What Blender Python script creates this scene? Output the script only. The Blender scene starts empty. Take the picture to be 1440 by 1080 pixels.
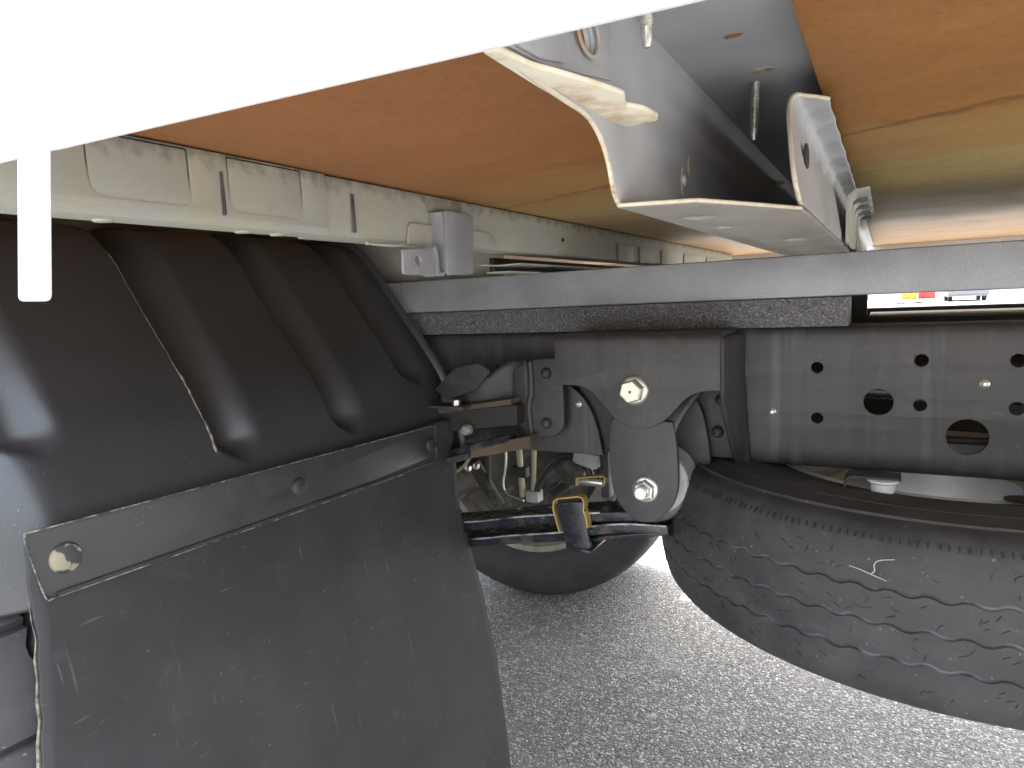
import bpy, bmesh, math, random
from mathutils import Vector, Matrix
import numpy as np
random.seed(7); R = math.radians
scn = bpy.context.scene
COL = scn.collection

# ------------------------------------------------------------ camera, world, sun, exposure
cam_d = bpy.data.cameras.new('camera'); cam = bpy.data.objects.new('camera', cam_d); COL.objects.link(cam)
rows = ((0.87559555, 0.48085594, -0.04593483), (0.01840066, -0.12822825, -0.99157397), (-0.48269437, 0.86737252, -0.12112415))
right, down, fwd = (Vector(r) for r in rows)
m = Matrix((right, -down, -fwd)).transposed().to_4x4(); m.translation = (0, -0.94, 0.85)
cam.matrix_world = m
cam_d.sensor_width = 36; cam_d.lens = 36 * 947 / 1440; cam_d.clip_start = 0.02; cam_d.clip_end = 2000
scn.camera = cam
SUN_EL, SUN_AZ = R(72), R(14)          # the sun stands beyond the truck
w = bpy.data.worlds.new('World'); scn.world = w; w.use_nodes = True
nt = w.node_tree; bg = nt.nodes['Background']; sky = nt.nodes.new('ShaderNodeTexSky')
sky.sky_type = 'NISHITA'; sky.sun_disc = False; sky.sun_elevation = SUN_EL; sky.sun_rotation = SUN_AZ
sky.air_density = 1.6; sky.dust_density = 6.5; sky.ozone_density = 1.0
hs = nt.nodes.new('ShaderNodeHueSaturation'); hs.inputs['Saturation'].default_value = .52   # thin white high cloud
nt.links.new(sky.outputs[0], hs.inputs['Color']); nt.links.new(hs.outputs[0], bg.inputs[0]); bg.inputs[1].default_value = 0.15
sl = bpy.data.lights.new('sun', 'SUN'); sl.energy = 2.1; sl.angle = R(0.5); sl.color = (1, .96, .9)
so = bpy.data.objects.new('sun', sl); COL.objects.link(so)
sd = Vector((math.sin(SUN_AZ) * math.cos(SUN_EL), math.cos(SUN_AZ) * math.cos(SUN_EL), math.sin(SUN_EL)))
so.rotation_euler = sd.to_track_quat('Z', 'Y').to_euler(); so.location = sd * 30
scn.view_settings.view_transform = 'Standard'; scn.view_settings.look = 'None'
scn.view_settings.exposure = 2.98; scn.view_settings.gamma = 1
scn.cycles.max_bounces = 12; scn.cycles.diffuse_bounces = 7; scn.cycles.glossy_bounces = 5

GZ = -0.188                              # ground level

# ------------------------------------------------------------ materials
def mat(name, base=(.5, .5, .5), rough=.5, metal=0., spec=.5, build=None):
    mt = bpy.data.materials.new(name); mt.use_nodes = True
    n = mt.node_tree.nodes; b = n['Principled BSDF']
    b.inputs['Base Color'].default_value = (*base, 1); b.inputs['Roughness'].default_value = rough
    b.inputs['Metallic'].default_value = metal; b.inputs['Specular IOR Level'].default_value = spec
    if build: build(K(mt))
    return mt

class K:
    """small node helper"""
    def __init__(s, mt):
        s.t = mt.node_tree; s.b = s.t.nodes['Principled BSDF']
        s.co = s.t.nodes.new('ShaderNodeTexCoord').outputs['Object']
    def map(s, scale=(1, 1, 1), loc=(0, 0, 0), rot=(0, 0, 0), co=None):
        n = s.t.nodes.new('ShaderNodeMapping'); n.inputs['Scale'].default_value = scale
        n.inputs['Location'].default_value = loc; n.inputs['Rotation'].default_value = rot
        s.t.links.new(co or s.co, n.inputs['Vector']); return n.outputs[0]
    def noise(s, scale, co=None, detail=4, rough=.55, dist=0):
        n = s.t.nodes.new('ShaderNodeTexNoise'); n.inputs['Scale'].default_value = scale; n.inputs['Detail'].default_value = detail
        n.inputs['Roughness'].default_value = rough; n.inputs['Distortion'].default_value = dist
        s.t.links.new(co or s.co, n.inputs['Vector']); return n.outputs['Fac']
    def voro(s, scale, co=None, feature='F1', out='Distance', rnd=1):
        n = s.t.nodes.new('ShaderNodeTexVoronoi'); n.feature = feature; n.inputs['Scale'].default_value = scale
        n.inputs['Randomness'].default_value = rnd
        s.t.links.new(co or s.co, n.inputs['Vector']); return n.outputs[out]
    def ramp(s, fac, stops, interp='LINEAR'):
        n = s.t.nodes.new('ShaderNodeValToRGB'); e = n.color_ramp.elements; n.color_ramp.interpolation = interp
        while len(e) < len(stops): e.new(.5)
        for k, (p, c) in enumerate(stops):
            e[k].position = p; e[k].color = (*c, 1) if isinstance(c, (tuple, list)) else (c, c, c, 1)
        s.t.links.new(fac, n.inputs[0]); return n.outputs[0]
    def mix(s, fac, a, b, mode='MIX'):
        n = s.t.nodes.new('ShaderNodeMixRGB'); n.blend_type = mode
        for k, v in ((0, fac), (1, a), (2, b)):
            if isinstance(v, (int, float)): n.inputs[k].default_value = v if k == 0 else (v, v, v, 1)
            elif isinstance(v, tuple): n.inputs[k].default_value = (*v, 1)
            else: s.t.links.new(v, n.inputs[k])
        return n.outputs[0]
    def math(s, op, a, b=0., c=None):
        n = s.t.nodes.new('ShaderNodeMath'); n.operation = op
        for k, v in enumerate((a, b, c)):
            if v is None: continue
            if isinstance(v, (int, float)): n.inputs[k].default_value = v
            else: s.t.links.new(v, n.inputs[k])
        return n.outputs[0]
    def sep(s, co=None):
        n = s.t.nodes.new('ShaderNodeSeparateXYZ'); s.t.links.new(co or s.co, n.inputs[0]); return n.outputs
    def color(s, v): s.t.links.new(v, s.b.inputs['Base Color'])
    def rough(s, v): s.t.links.new(v, s.b.inputs['Roughness'])
    def bump(s, h, strength=.3, dist=.001):
        n = s.t.nodes.new('ShaderNodeBump'); n.inputs['Strength'].default_value = strength; n.inputs['Distance'].default_value = dist
        s.t.links.new(h, n.inputs['Height']); s.t.links.new(n.outputs[0], s.b.inputs['Normal'])

def b_rail(k):
    st = k.noise(1, k.map((55, 55, 2.2)), 3)
    st2 = k.noise(1, k.map((18, 18, 1.2), loc=(3, 0, 0)), 2)
    d = k.noise(90, detail=5)
    c = k.mix(k.ramp(st, [(.50, 0), (.68, 1)]), (.034, .034, .038), (.060, .062, .070))
    c = k.mix(k.ramp(st2, [(.42, 0), (.7, .5)]), c, (.058, .055, .053))
    st3 = k.noise(1, k.map((30, 30, .8), loc=(7, 0, 0)), 1)
    c = k.mix(k.ramp(st3, [(.66, 0), (.74, .30)]), c, (.12, .125, .14))
    c = k.mix(k.ramp(d, [(.60, 0), (.8, .35)]), c, (.17, .155, .14))
    k.color(c); k.rough(k.ramp(st, [(.3, .42), (.7, .62)])); k.bump(k.noise(350), .12, .0006)
M_RAIL = mat('rail_black_paint', rough=.5, build=b_rail)

def b_black(k):
    d = k.noise(60, detail=6); f = k.noise(400, detail=2)
    c = k.mix(k.ramp(d, [(.5, 0), (.75, .6)]), (.030, .030, .033), (.085, .08, .078))
    c = k.mix(k.ramp(k.noise(25, detail=8, rough=.7), [(.68, 0), (.72, .8)]), c, (.14, .085, .06))
    k.color(c); k.rough(k.ramp(d, [(.3, .42), (.7, .68)])); k.bump(f, .15, .0005)
M_BLACK = mat('chassis_black', rough=.5, build=b_black)

def b_brk(k):
    st = k.noise(1, k.map((40, 40, 3)), 3); d = k.noise(70, detail=6)
    c = k.mix(k.ramp(st, [(.4, 0), (.7, 1)]), (.033, .0325, .035), (.049, .048, .052))
    c = k.mix(k.ramp(k.noise(28, detail=7, rough=.75), [(.645, 0), (.68, .8)]), c, (.30, .17, .10))
    c = k.mix(k.ramp(d, [(.55, 0), (.8, .3)]), c, (.15, .145, .14))
    k.color(c); k.rough(k.ramp(d, [(.3, .45), (.7, .6)])); k.bump(k.noise(260), .12, .0006)
M_BRACKET = mat('bracket_grey_black', rough=.5, build=b_brk)

def b_gloss(k):
    chip = k.noise(70, k.map((.55, 1, 1)), 6, .7)
    c = k.mix(k.ramp(chip, [(.64, 0), (.665, 1)]), (.016, .019, .024), (.34, .35, .37))
    c = k.mix(k.ramp(k.noise(30, detail=3), [(.55, 0), (.75, .6)]), c, (.16, .11, .10))
    k.color(c); k.rough(k.ramp(chip, [(.45, .16), (.65, .5)])); k.bump(chip, .25, .0008)
M_LEAF = mat('leaf_gloss_black', rough=.25, build=b_gloss)

def b_silver(k):
    d = k.noise(14, detail=5); g = k.noise(700, detail=1)
    c = k.mix(k.ramp(d, [(.35, 0), (.7, 1)]), (.235, .248, .27), (.31, .325, .348))
    c = k.mix(k.ramp(g, [(.62, 0), (.72, .25)]), c, (.8, .8, .82))
    c = k.mix(k.ramp(k.noise(9, detail=8, rough=.72), [(.66, 0), (.72, .55)]), c, (.27, .19, .13))
    k.color(c); k.rough(k.ramp(d, [(.3, .38), (.7, .55)])); k.bump(k.noise(180), .06, .0008)
M_SILVER = mat('silver_paint', rough=.45, metal=.15, build=b_silver)

def b_channel(k):
    d = k.noise(14, detail=5)
    c = k.mix(k.ramp(d, [(.35, 0), (.7, 1)]), (.33, .345, .37), (.42, .435, .455))
    c = k.mix(k.ramp(k.noise(9, detail=8, rough=.72), [(.64, 0), (.72, .5)]), c, (.30, .23, .17))
    c = k.mix(k.ramp(k.noise(120, detail=4, rough=.7), [(.68, 0), (.74, .35)]), c, (.24, .17, .11))
    k.color(c); k.rough(k.ramp(d, [(.3, .42), (.7, .58)])); k.bump(k.noise(180), .06, .0008)
M_CHANNEL = mat('channel_silver_lifted', rough=.5, metal=.1, build=b_channel)  # lighter copy of the silver paint, lifts the shaded channel by colour

def b_beige(k):
    st = k.noise(1, k.map((30, 26, 3)), 3); d = k.noise(35, detail=7, rough=.65)
    z = k.sep()[2]
    c = k.mix(k.ramp(st, [(.42, 0), (.68, .75)]), (.345, .352, .325), (.37, .365, .26))
    c = k.mix(k.ramp(d, [(.58, 0), (.75, .5)]), c, (.30, .28, .20))
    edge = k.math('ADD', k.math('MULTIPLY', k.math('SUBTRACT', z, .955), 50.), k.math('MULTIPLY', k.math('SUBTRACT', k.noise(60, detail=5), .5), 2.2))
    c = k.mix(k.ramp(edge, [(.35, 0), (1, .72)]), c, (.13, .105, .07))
    soot = k.voro(7.5, k.map((0, 1, .12), loc=(0, .34, 0)))
    c = k.mix(k.ramp(soot, [(.0, 0), (.001, 0)]), c, (.04, .04, .06))
    k.color(c); k.rough(k.ramp(d, [(.3, .45), (.7, .7)])); k.bump(d, .12, .0006)
M_BEIGE = mat('beige_paint', rough=.5, build=b_beige)

def b_soot_dark(k):
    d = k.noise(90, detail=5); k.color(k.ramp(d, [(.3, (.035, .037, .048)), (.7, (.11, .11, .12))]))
M_SOOT_DARK = mat('soot_and_dark_recess', rough=.6, build=b_soot_dark)  # soot on the welds, also painted shade for holes and dimple

def b_ply(k):
    x, y, z = k.sep()
    g1 = k.noise(1, k.map((9, 22, 1), rot=(0, 0, .5)), 6, .62, .5)
    g2 = k.noise(1, k.map((2.2, 7, 1), loc=(2, 1, 0)), 5, .62, 1.2)
    fib = k.noise(1, k.map((260, 60, 1)), 3, .6)
    wob = k.math('MULTIPLY', k.math('SUBTRACT', k.noise(6, detail=6, rough=.6), .5), .16)
    yy = k.math('ADD', y, wob)
    n = k.ramp(g1, [(.28, (.315, .130, .020)), (.5, (.375, .165, .027)), (.72, (.42, .20, .040))])
    n = k.mix(k.ramp(g2, [(.46, 0), (.66, .6)]), n, (.26, .105, .018))
    # water-marked bands across the sheet, the olive one lightened against shade
    wet = k.ramp(k.math('ADD', k.math('MULTIPLY', yy, .5), .5), [(.335, 0), (.35, .30), (.43, .50), (.455, .95), (.72, .9), (.80, .25), (.88, 0)])
    n = k.mix(wet, n, k.mix(k.ramp(fib, [(.3, 0), (.7, 1)]), (.38, .285, .085), (.52, .42, .18)))
    wob2 = k.math('MULTIPLY', k.math('SUBTRACT', k.noise(38, detail=5, rough=.65), .5), .055)
    ty_ = k.math('ADD', k.math('ADD', y, wob2), k.math('ADD', k.math('MULTIPLY', x, .4), .308))
    tide = k.ramp(k.math('ABSOLUTE', ty_), [(0, .9), (.004, .6), (.011, 0)])
    n = k.mix(tide, n, (.11, .038, .010))
    far = k.ramp(k.math('ADD', k.math('MULTIPLY', yy, .5), .1), [(.50, 0), (.60, .85)])
    n = k.mix(far, n, (.54, .23, .035))  # far end brighter: bounced sunlight put into the colour
    red = k.ramp(k.math('ADD', k.math('MULTIPLY', x, -1.), k.math('MULTIPLY', y, -1.3)), [(.30, 0), (1.05, .9)])
    n = k.mix(red, n, (.26, .105, .040))
    och = k.ramp(k.math('ADD', k.math('MULTIPLY', x, -.8), k.math('MULTIPLY', yy, .9)), [(-.2 + .2, 0), (.30, .6)])
    n = k.mix(och, n, (.31, .20, .062))
    n = k.mix(k.ramp(k.noise(1, k.map((5, 8, 1), loc=(9, 2, 0)), 7, .68), [(.52, 0), (.64, .38)]), n, (.20, .092, .034))
    n = k.mix(.16, n, (.26, .17, .10))
    n = k.mix(k.ramp(fib, [(.35, 0), (.8, .28)]), n, (.17, .06, .010))
    spk = k.noise(150, detail=6, rough=.75)
    n = k.mix(k.ramp(spk, [(.52, 0), (.74, .5)]), n, (.14, .055, .014))
    k.color(n); k.rough(k.ramp(g1, [(.3, .5), (.7, .68)])); k.bump(fib, .12, .0005)
M_PLY = mat('plywood_underside', rough=.6, spec=.35, build=b_ply)

def b_plastic(k):
    f = k.noise(330, detail=3); d = k.noise(12, detail=6)
    c = k.mix(k.ramp(d, [(.45, 0), (.75, .5)]), (.030, .033, .038), (.045, .047, .052))
    c = k.mix(k.ramp(k.noise(500, detail=0), [(.815, 0), (.84, .4)]), c, (.25, .24, .22))
    k.color(c); k.rough(k.ramp(d, [(.3, .31), (.7, .36)])); k.bump(f, .14, .0004)
M_PLASTIC = mat('fender_plastic', rough=.4, spec=.7, build=b_plastic)

def b_scrape(k):
    n = k.noise(160, detail=5); k.color(k.ramp(n, [(.38, (.06, .057, .05)), (.66, (.27, .25, .19))]))
M_SCRAPE = mat('scraped_edge', rough=.8, build=b_scrape)

def b_flap(k):
    d = k.noise(9, detail=7, rough=.6)
    c = k.mix(k.ramp(d, [(.4, 0), (.7, 1)]), (.026, .026, .028), (.041, .041, .044))
    for i, (sc, rot, lo) in enumerate((((1, 26, 230), .35, .735), ((1, 300, 22), -.3, .735), ((1, 30, 260), -.5, .74), ((1, 170, 14), .2, .75), ((1, 20, 120), 1.0, .75), ((1, 60, 520), .6, .74), ((1, 480, 50), -.15, .735), ((1, 70, 600), -.9, .74))):
        s = k.noise(1, k.map(sc, loc=(i * 3.1, i * 1.7, 0), rot=(rot, 0, 0)), 1, .4)
        c = k.mix(k.ramp(s, [(lo + .03, 0), (lo + .09, .32)]), c, (.15, .15, .155))
    c = k.mix(k.ramp(k.noise(60, detail=3), [(.70, 0), (.74, .4)]), c, (.03, .028, .026))
    c = k.mix(k.ramp(k.noise(230, detail=0), [(.865, 0), (.88, .4)]), c, (.24, .23, .22))
    c = k.mix(k.ramp(k.noise(26, detail=7, rough=.7), [(.60, 0), (.75, .35)]), c, (.085, .082, .078))
    k.color(c); k.rough(k.ramp(d, [(.3, .62), (.7, .75)])); k.bump(k.noise(220), .1, .0005)
M_FLAP = mat('flap_rubber', rough=.55, spec=.35, build=b_flap)

def b_strip(k):
    d = k.noise(30, detail=6)
    c = k.mix(k.ramp(d, [(.4, 0), (.7, .6)]), (.028, .029, .033), (.045, .045, .05))
    c = k.mix(k.ramp(k.noise(420, detail=0), [(.83, 0), (.85, .4)]), c, (.25, .24, .22))
    k.color(c); k.rough(k.ramp(d, [(.3, .33), (.7, .5)])); k.bump(d, .08, .001)
M_STRIP = mat('strip_satin_black', rough=.4, build=b_strip)

def b_worn(k):
    n = k.noise(45, detail=4, rough=.5)
    c = k.ramp(n, [(.515, (.04, .041, .046)), (.545, (.27, .25, .18))]); k.color(c); k.bump(n, .3, .0008)
M_WORN = mat('worn_bolt_paint', rough=.5, build=b_worn)

def b_edge(k):
    n = k.noise(110, detail=5, rough=.7)
    k.color(k.ramp(n, [(.44, (.04, .04, .045)), (.60, (.30, .26, .21)), (.78, (.5, .47, .43))]))
M_EDGE = mat('chipped_edge', rough=.6, build=b_edge)

def b_tyre(k):
    d = k.noise(16, detail=7, rough=.62)
    c = k.mix(k.ramp(d, [(.38, 0), (.72, 1)]), (.030, .0295, .031), (.055, .053, .054))
    c = k.mix(k.ramp(k.noise(260, detail=0), [(.82, 0), (.84, .5)]), c, (.22, .215, .21))
    c = k.mix(k.ramp(k.noise(1, k.map((14, 14, 40)), 6, .7), [(.54, 0), (.72, .35)]), c, (.085, .084, .085))
    c = k.mix(k.ramp(k.noise(55, detail=6, rough=.75), [(.62, 0), (.70, .6)]), c, (.020, .020, .021))
    k.color(c); k.rough(k.ramp(d, [(.3, .6), (.7, .8)])); k.bump(k.noise(140, detail=6, rough=.6), .3, .0008)
M_TYRE = mat('tyre_rubber', rough=.7, build=b_tyre)
def b_tyre2(k):
    d = k.noise(14, detail=6)
    k.color(k.ramp(d, [(.35, (.05, .047, .044)), (.7, (.085, .08, .076))])); k.bump(k.noise(170, detail=5), .25, .0008)
M_TYRE2 = mat('dusty_tyre_rubber', rough=.75, build=b_tyre2)
def b_gro(k):
    d = k.noise(38, detail=5)
    k.color(k.ramp(d, [(.42, (.040, .040, .042)), (.70, (.115, .125, .135))]))
M_GROOVE = mat('groove_dust', rough=.8, build=b_gro)
M_SIPE = mat('sipe_black', (.018, .018, .018), .9)

def b_zinc(k):
    d = k.noise(60, detail=4)
    k.color(k.ramp(d, [(.3, (.52, .53, .50)), (.7, (.68, .69, .66))])); k.rough(k.ramp(d, [(.3, .25), (.7, .42)]))
M_ZINC = mat('zinc_plating', rough=.3, metal=.8, build=b_zinc)
def b_zy(k):
    d = k.noise(50, detail=4)
    k.color(k.ramp(d, [(.3, (.44, .45, .38)), (.7, (.58, .59, .52))])); k.rough(k.ramp(d, [(.3, .25), (.7, .42)]))
M_ZINCY = mat('yellowish_zinc', rough=.3, metal=.75, build=b_zy)
M_GOLD = mat('gold_passivate', (.50, .36, .12), .42, .45)
M_CREAM = mat('cream_paint', rough=.5, build=lambda k: (
    k.color(k.mix(k.ramp(k.noise(32, detail=5, rough=.65), [(.50, 0), (.68, .85)]), k.mix(k.ramp(k.noise(70, detail=4), [(.55, 0), (.7, .6)]), (.72, .68, .56), (.62, .50, .26)), (.40, .21, .07)))))
M_CUT = mat('cut_edge_paint', rough=.6, build=lambda k: k.color(k.ramp(k.noise(130, detail=5, rough=.7), [(.30, (.22, .14, .07)), (.42, (.52, .47, .36)), (.7, (.62, .59, .50))])))
M_FLANGE = mat('grubby_cream_grey', rough=.6, build=lambda k: k.color(k.mix(k.ramp(k.noise(20, detail=6), [(.45, 0), (.7, .7)]), (.27, .26, .235), (.20, .17, .135))))
M_RUST = mat('rust_patch', rough=.85, build=lambda k: k.color(k.ramp(k.noise(120, detail=5), [(.35, (.16, .06, .03)), (.7, (.30, .17, .09))])))
M_TAN = mat('tan_stain', rough=.7, build=lambda k: k.color(k.ramp(k.noise(70, detail=5), [(.3, (.36, .28, .17)), (.7, (.46, .44, .42))])))
def b_white(k):
    d = k.noise(5, detail=4); k.color(k.ramp(d, [(.3, (.78, .78, .78)), (.7, (.82, .82, .82))]))
M_WHITE = mat('white_panel_paint', rough=.35, build=b_white)
def b_spacer(k):
    v = k.noise(95, detail=6, rough=.62, dist=4.5)
    k.color(k.ramp(v, [(.36, (.030, .030, .034)), (.50, (.075, .077, .083)), (.62, (.20, .205, .215))])); k.rough(k.ramp(v, [(.4, .35), (.6, .6)])); k.bump(v, .7, .0025)
M_SPACER = mat('crinkled_black_spacer', rough=.45, build=b_spacer)
M_BUSH = mat('bush_grey', rough=.6, build=lambda k: k.color(k.ramp(k.noise(45, detail=5), [(.3, (.26, .27, .28)), (.7, (.42, .43, .44))])))
M_GREASE = mat('axle_grease', rough=.6, build=lambda k: (k.color(k.ramp(k.noise(22, detail=6), [(.3, (.014, .013, .012)), (.55, (.035, .031, .027)), (.78, (.17, .155, .135))])), k.bump(k.noise(60), .4, .002)))
M_DARK = mat('dark_underbody', (.022, .02, .019), .6)
M_HOSE = mat('hose_rubber', (.02, .02, .021), .35)
M_YEL = mat('yellowed_plating', (.36, .34, .23), .4, .3)
M_RIM = mat('rim_silver', rough=.35, metal=.5, build=lambda k: k.color(k.ramp(k.noise(20, detail=4), [(.3, (.50, .51, .52)), (.7, (.62, .63, .64))])))
M_RIM2 = mat('rim_grubby', rough=.5, metal=.3, build=lambda k: k.color(k.ramp(k.noise(24, detail=5), [(.3, (.30, .28, .24)), (.7, (.50, .48, .43))])))
M_COPPER = mat('worn_brown_plate', rough=.28, metal=.25, build=lambda k: k.color(k.ramp(k.noise(8, detail=5), [(.35, (.10, .075, .055)), (.7, (.22, .16, .12))])))
def b_asph(k):
    v = k.voro(165, out='Color'); vd = k.voro(165); v2 = k.voro(330, out='Color')
    s = k.sep(v)[0]; s2 = k.sep(v2)[1]
    c = k.ramp(s, [(0, (.10, .098, .094)), (.4, (.155, .152, .148)), (.75, (.235, .23, .223)), (.97, (.62, .605, .58))])
    c = k.mix(k.ramp(s2, [(.55, 0), (.62, .55)]), c, (.19, .187, .18))
    c = k.mix(k.ramp(s2, [(.90, 0), (.92, .7)]), c, (.58, .57, .545))
    c = k.mix(k.ramp(vd, [(.42, 0), (.85, .65)]), c, (.085, .083, .08))
    c = k.mix(k.ramp(k.noise(3.5, detail=6), [(.4, 0), (.7, .35)]), c, (.29, .282, .27))
    c = k.mix(k.ramp(k.noise(11, detail=7, rough=.7), [(.58, 0), (.68, .45)]), c, (.12, .116, .11))
    k.color(c); k.bump(k.math('MULTIPLY', vd, -1.), .9, .005)
M_ASPH = mat('asphalt', rough=.8, build=b_asph)
M_WALL = mat('far_white_wall', (.78, .78, .76), .7)
M_RED = mat('banner_red', (.62, .06, .05), .6)
M_ORANGE = mat('banner_orange', (.80, .42, .06), .6)
M_CARP = mat('car_grey_paint', (.22, .24, .26), .3, .3)
M_GLASS = mat('car_glass', (.02, .025, .03), .08)
M_LAMP = mat('car_lamp_red', (.4, .02, .02), .2)

# ------------------------------------------------------------ mesh helpers
def link(name, me, mt, parent=None, loc=None, sharp=35):
    o = bpy.data.objects.new(name, me); COL.objects.link(o)
    if mt is not None and not me.materials:
        for q in (mt if isinstance(mt, (list, tuple)) else [mt]): me.materials.append(q)
    if loc is not None: o.location = loc
    if parent is not None:
        o.parent = parent
        o.matrix_parent_inverse = world(parent).inverted()
    return o
def world(o):
    mm = o.matrix_basis.copy()
    if o.parent: mm = world(o.parent) @ o.matrix_parent_inverse @ mm
    return mm
def finish(me, sharp=35):
    bm = bmesh.new(); bm.from_mesh(me); bmesh.ops.recalc_face_normals(bm, faces=bm.faces); bm.to_mesh(me); bm.free()
    me.shade_smooth(); me.set_sharp_from_angle(angle=R(sharp)); return me
def empty(name, loc, label=None, cat=None, group=None, parent=None):
    o = bpy.data.objects.new(name, None); COL.objects.link(o); o.location = loc; o.empty_display_size = .05
    if label: o['label'] = label
    if cat: o['category'] = cat
    if group: o['group'] = group
    if parent is not None: o.parent = parent; o.matrix_parent_inverse = world(parent).inverted()
    return o
def circ(u, v, r, n=24): return [(u + r * math.cos(2 * math.pi * i / n), v + r * math.sin(2 * math.pi * i / n)) for i in range(n)]
def ell(u, v, a, b, n=20, rot=0):
    c, s = math.cos(rot), math.sin(rot); out = []
    for i in range(n):
        x, y = a * math.cos(2 * math.pi * i / n), b * math.sin(2 * math.pi * i / n); out.append((u + c * x - s * y, v + s * x + c * y))
    return out
def area(p): return sum(p[i][0] * p[(i + 1) % len(p)][1] - p[(i + 1) % len(p)][0] * p[i][1] for i in range(len(p))) / 2
def rounded(pts, r, n=5):
    """round every corner of a closed polygon; r may be a list"""
    out = []; N = len(pts)
    for i, p in enumerate(pts):
        ri = r[i] if isinstance(r, (list, tuple)) else r
        a, b = Vector(pts[i - 1]), Vector(pts[(i + 1) % N]); p = Vector(p)
        da, db = (a - p), (b - p); la, lb = da.length, db.length
        if ri <= 0 or la < 1e-6 or lb < 1e-6: out.append(tuple(p)); continue
        t = min(ri, la * .48, lb * .48); A = p + da / la * t; B = p + db / lb * t
        for k in range(n + 1):
            s = k / n; out.append(tuple((1 - s) ** 2 * A + 2 * s * (1 - s) * p + s * s * B))
    return out
def smooth_loop(pts, n=6, closed=True):
    out = []; N = len(pts); P = [Vector(p) for p in pts]
    rng = range(N) if closed else range(N - 1)
    for i in rng:
        p0 = P[(i - 1) % N] if closed or i > 0 else P[i]; p1 = P[i]; p2 = P[(i + 1) % N]
        p3 = P[(i + 2) % N] if closed or i + 2 < N else P[(i + 1) % N]
        for k in range(n):
            t = k / n
            out.append(tuple(.5 * ((2 * p1) + (p2 - p0) * t + (2 * p0 - 5 * p1 + 4 * p2 - p3) * t * t + (3 * p1 - p0 - 3 * p2 + p3) * t ** 3)))
    if not closed: out.append(tuple(P[-1]))
    return out
def plate_mesh(outline, holes, plane, pos, t, bevel=.0008, res=2, sharp=35):
    """flat plate with holes. plane 'xz': visible face at y=pos, thickness goes +y; 'yz': face at x=pos, goes -x; 'xy': underside at z=pos, goes up"""
    cu = bpy.data.curves.new('tmp', 'CURVE'); cu.dimensions = '2D'; cu.fill_mode = 'BOTH'
    cu.extrude = max(1e-5, t / 2 - bevel); cu.bevel_depth = bevel; cu.bevel_resolution = res; cu.offset = -bevel
    for k, pl in enumerate([outline] + list(holes)):
        a = area(pl)
        if (a < 0) == (k == 0): pl = pl[::-1]
        s = cu.splines.new('POLY'); s.points.add(len(pl) - 1); s.use_cyclic_u = True
        for q, (u, v) in zip(s.points, pl): q.co = (u, v, 0, 1)
    ob = bpy.data.objects.new('tmp', cu); COL.objects.link(ob)
    dg = bpy.context.evaluated_depsgraph_get()
    me = bpy.data.meshes.new_from_object(ob.evaluated_get(dg), depsgraph=dg)
    bpy.data.objects.remove(ob); bpy.data.curves.remove(cu)
    n = len(me.vertices); co = np.empty(n * 3, 'f'); me.vertices.foreach_get('co', co); co = co.reshape(n, 3)
    u, v, ww = co[:, 0], co[:, 1], co[:, 2]
    if plane == 'xz': new = np.stack([u, pos + t / 2 - ww, v], 1)
    elif plane == 'yz': new = np.stack([pos - t / 2 + ww, u, v], 1)
    else: new = np.stack([u, v, pos + t / 2 - ww], 1)
    me.vertices.foreach_set('co', new.astype('f').ravel()); me.materials.clear()
    bm = bmesh.new(); bm.from_mesh(me); bmesh.ops.remove_doubles(bm, verts=bm.verts, dist=1e-6)
    bm.to_mesh(me); bm.free()
    return finish(me, sharp)
def plate(name, outline, plane, pos, t, mt, parent=None, holes=(), bevel=.0008, sharp=35):
    return link(name, plate_mesh(outline, holes, plane, pos, t, bevel, sharp=sharp), mt, parent)
def box_mesh(lo, hi, bevel=.001, seg=2):
    bm = bmesh.new(); bmesh.ops.create_cube(bm, size=1)
    lo, hi = Vector(lo), Vector(hi)
    for vtx in bm.verts: vtx.co = Vector(((lo[i] + hi[i]) / 2 + vtx.co[i] * (hi[i] - lo[i]) for i in range(3)))
    if bevel: bmesh.ops.bevel(bm, geom=bm.edges[:], offset=bevel, segments=seg, profile=.5, affect='EDGES')
    me = bpy.data.meshes.new('box'); bm.to_mesh(me); bm.free(); return finish(me, 30)
def box(name, lo, hi, mt, parent=None, bevel=.001): return link(name, box_mesh(lo, hi, bevel), mt, parent)
def sweep_mesh(profile, axis, a, b, closed=False, n=1, mod=None):
    """profile 2D polyline extruded along an axis ('x': profile is (y,z); 'y': (x,z)) from a to b"""
    vs, fs = [], []; m_ = len(profile)
    for i in range(n + 1):
        t = a + (b - a) * i / n
        for k, (u, v) in enumerate(profile):
            p = (t, u, v) if axis == 'x' else (u, t, v)
            vs.append(mod(p, k) if mod else p)
    for i in range(n):
        for k in range(m_ if closed else m_ - 1):
            k2 = (k + 1) % m_; fs.append((i * m_ + k, i * m_ + k2, (i + 1) * m_ + k2, (i + 1) * m_ + k))
    if closed: fs.append(tuple(range(m_))); fs.append(tuple(range(n * m_, n * m_ + m_))[::-1])
    me = bpy.data.meshes.new('sweep'); me.from_pydata(vs, [], fs); return finish(me, 32)
def thicken(path, t):
    """open 2D polyline -> closed outline of a sheet t thick (offset to its left)"""
    P = [Vector(p) for p in path]; off = []
    for i, p in enumerate(P):
        d = (P[min(i + 1, len(P) - 1)] - P[max(i - 1, 0)]).normalized(); off.append(p + Vector((-d.y, d.x)) * t)
    return [tuple(p) for p in P] + [tuple(p) for p in off[::-1]]
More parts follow.
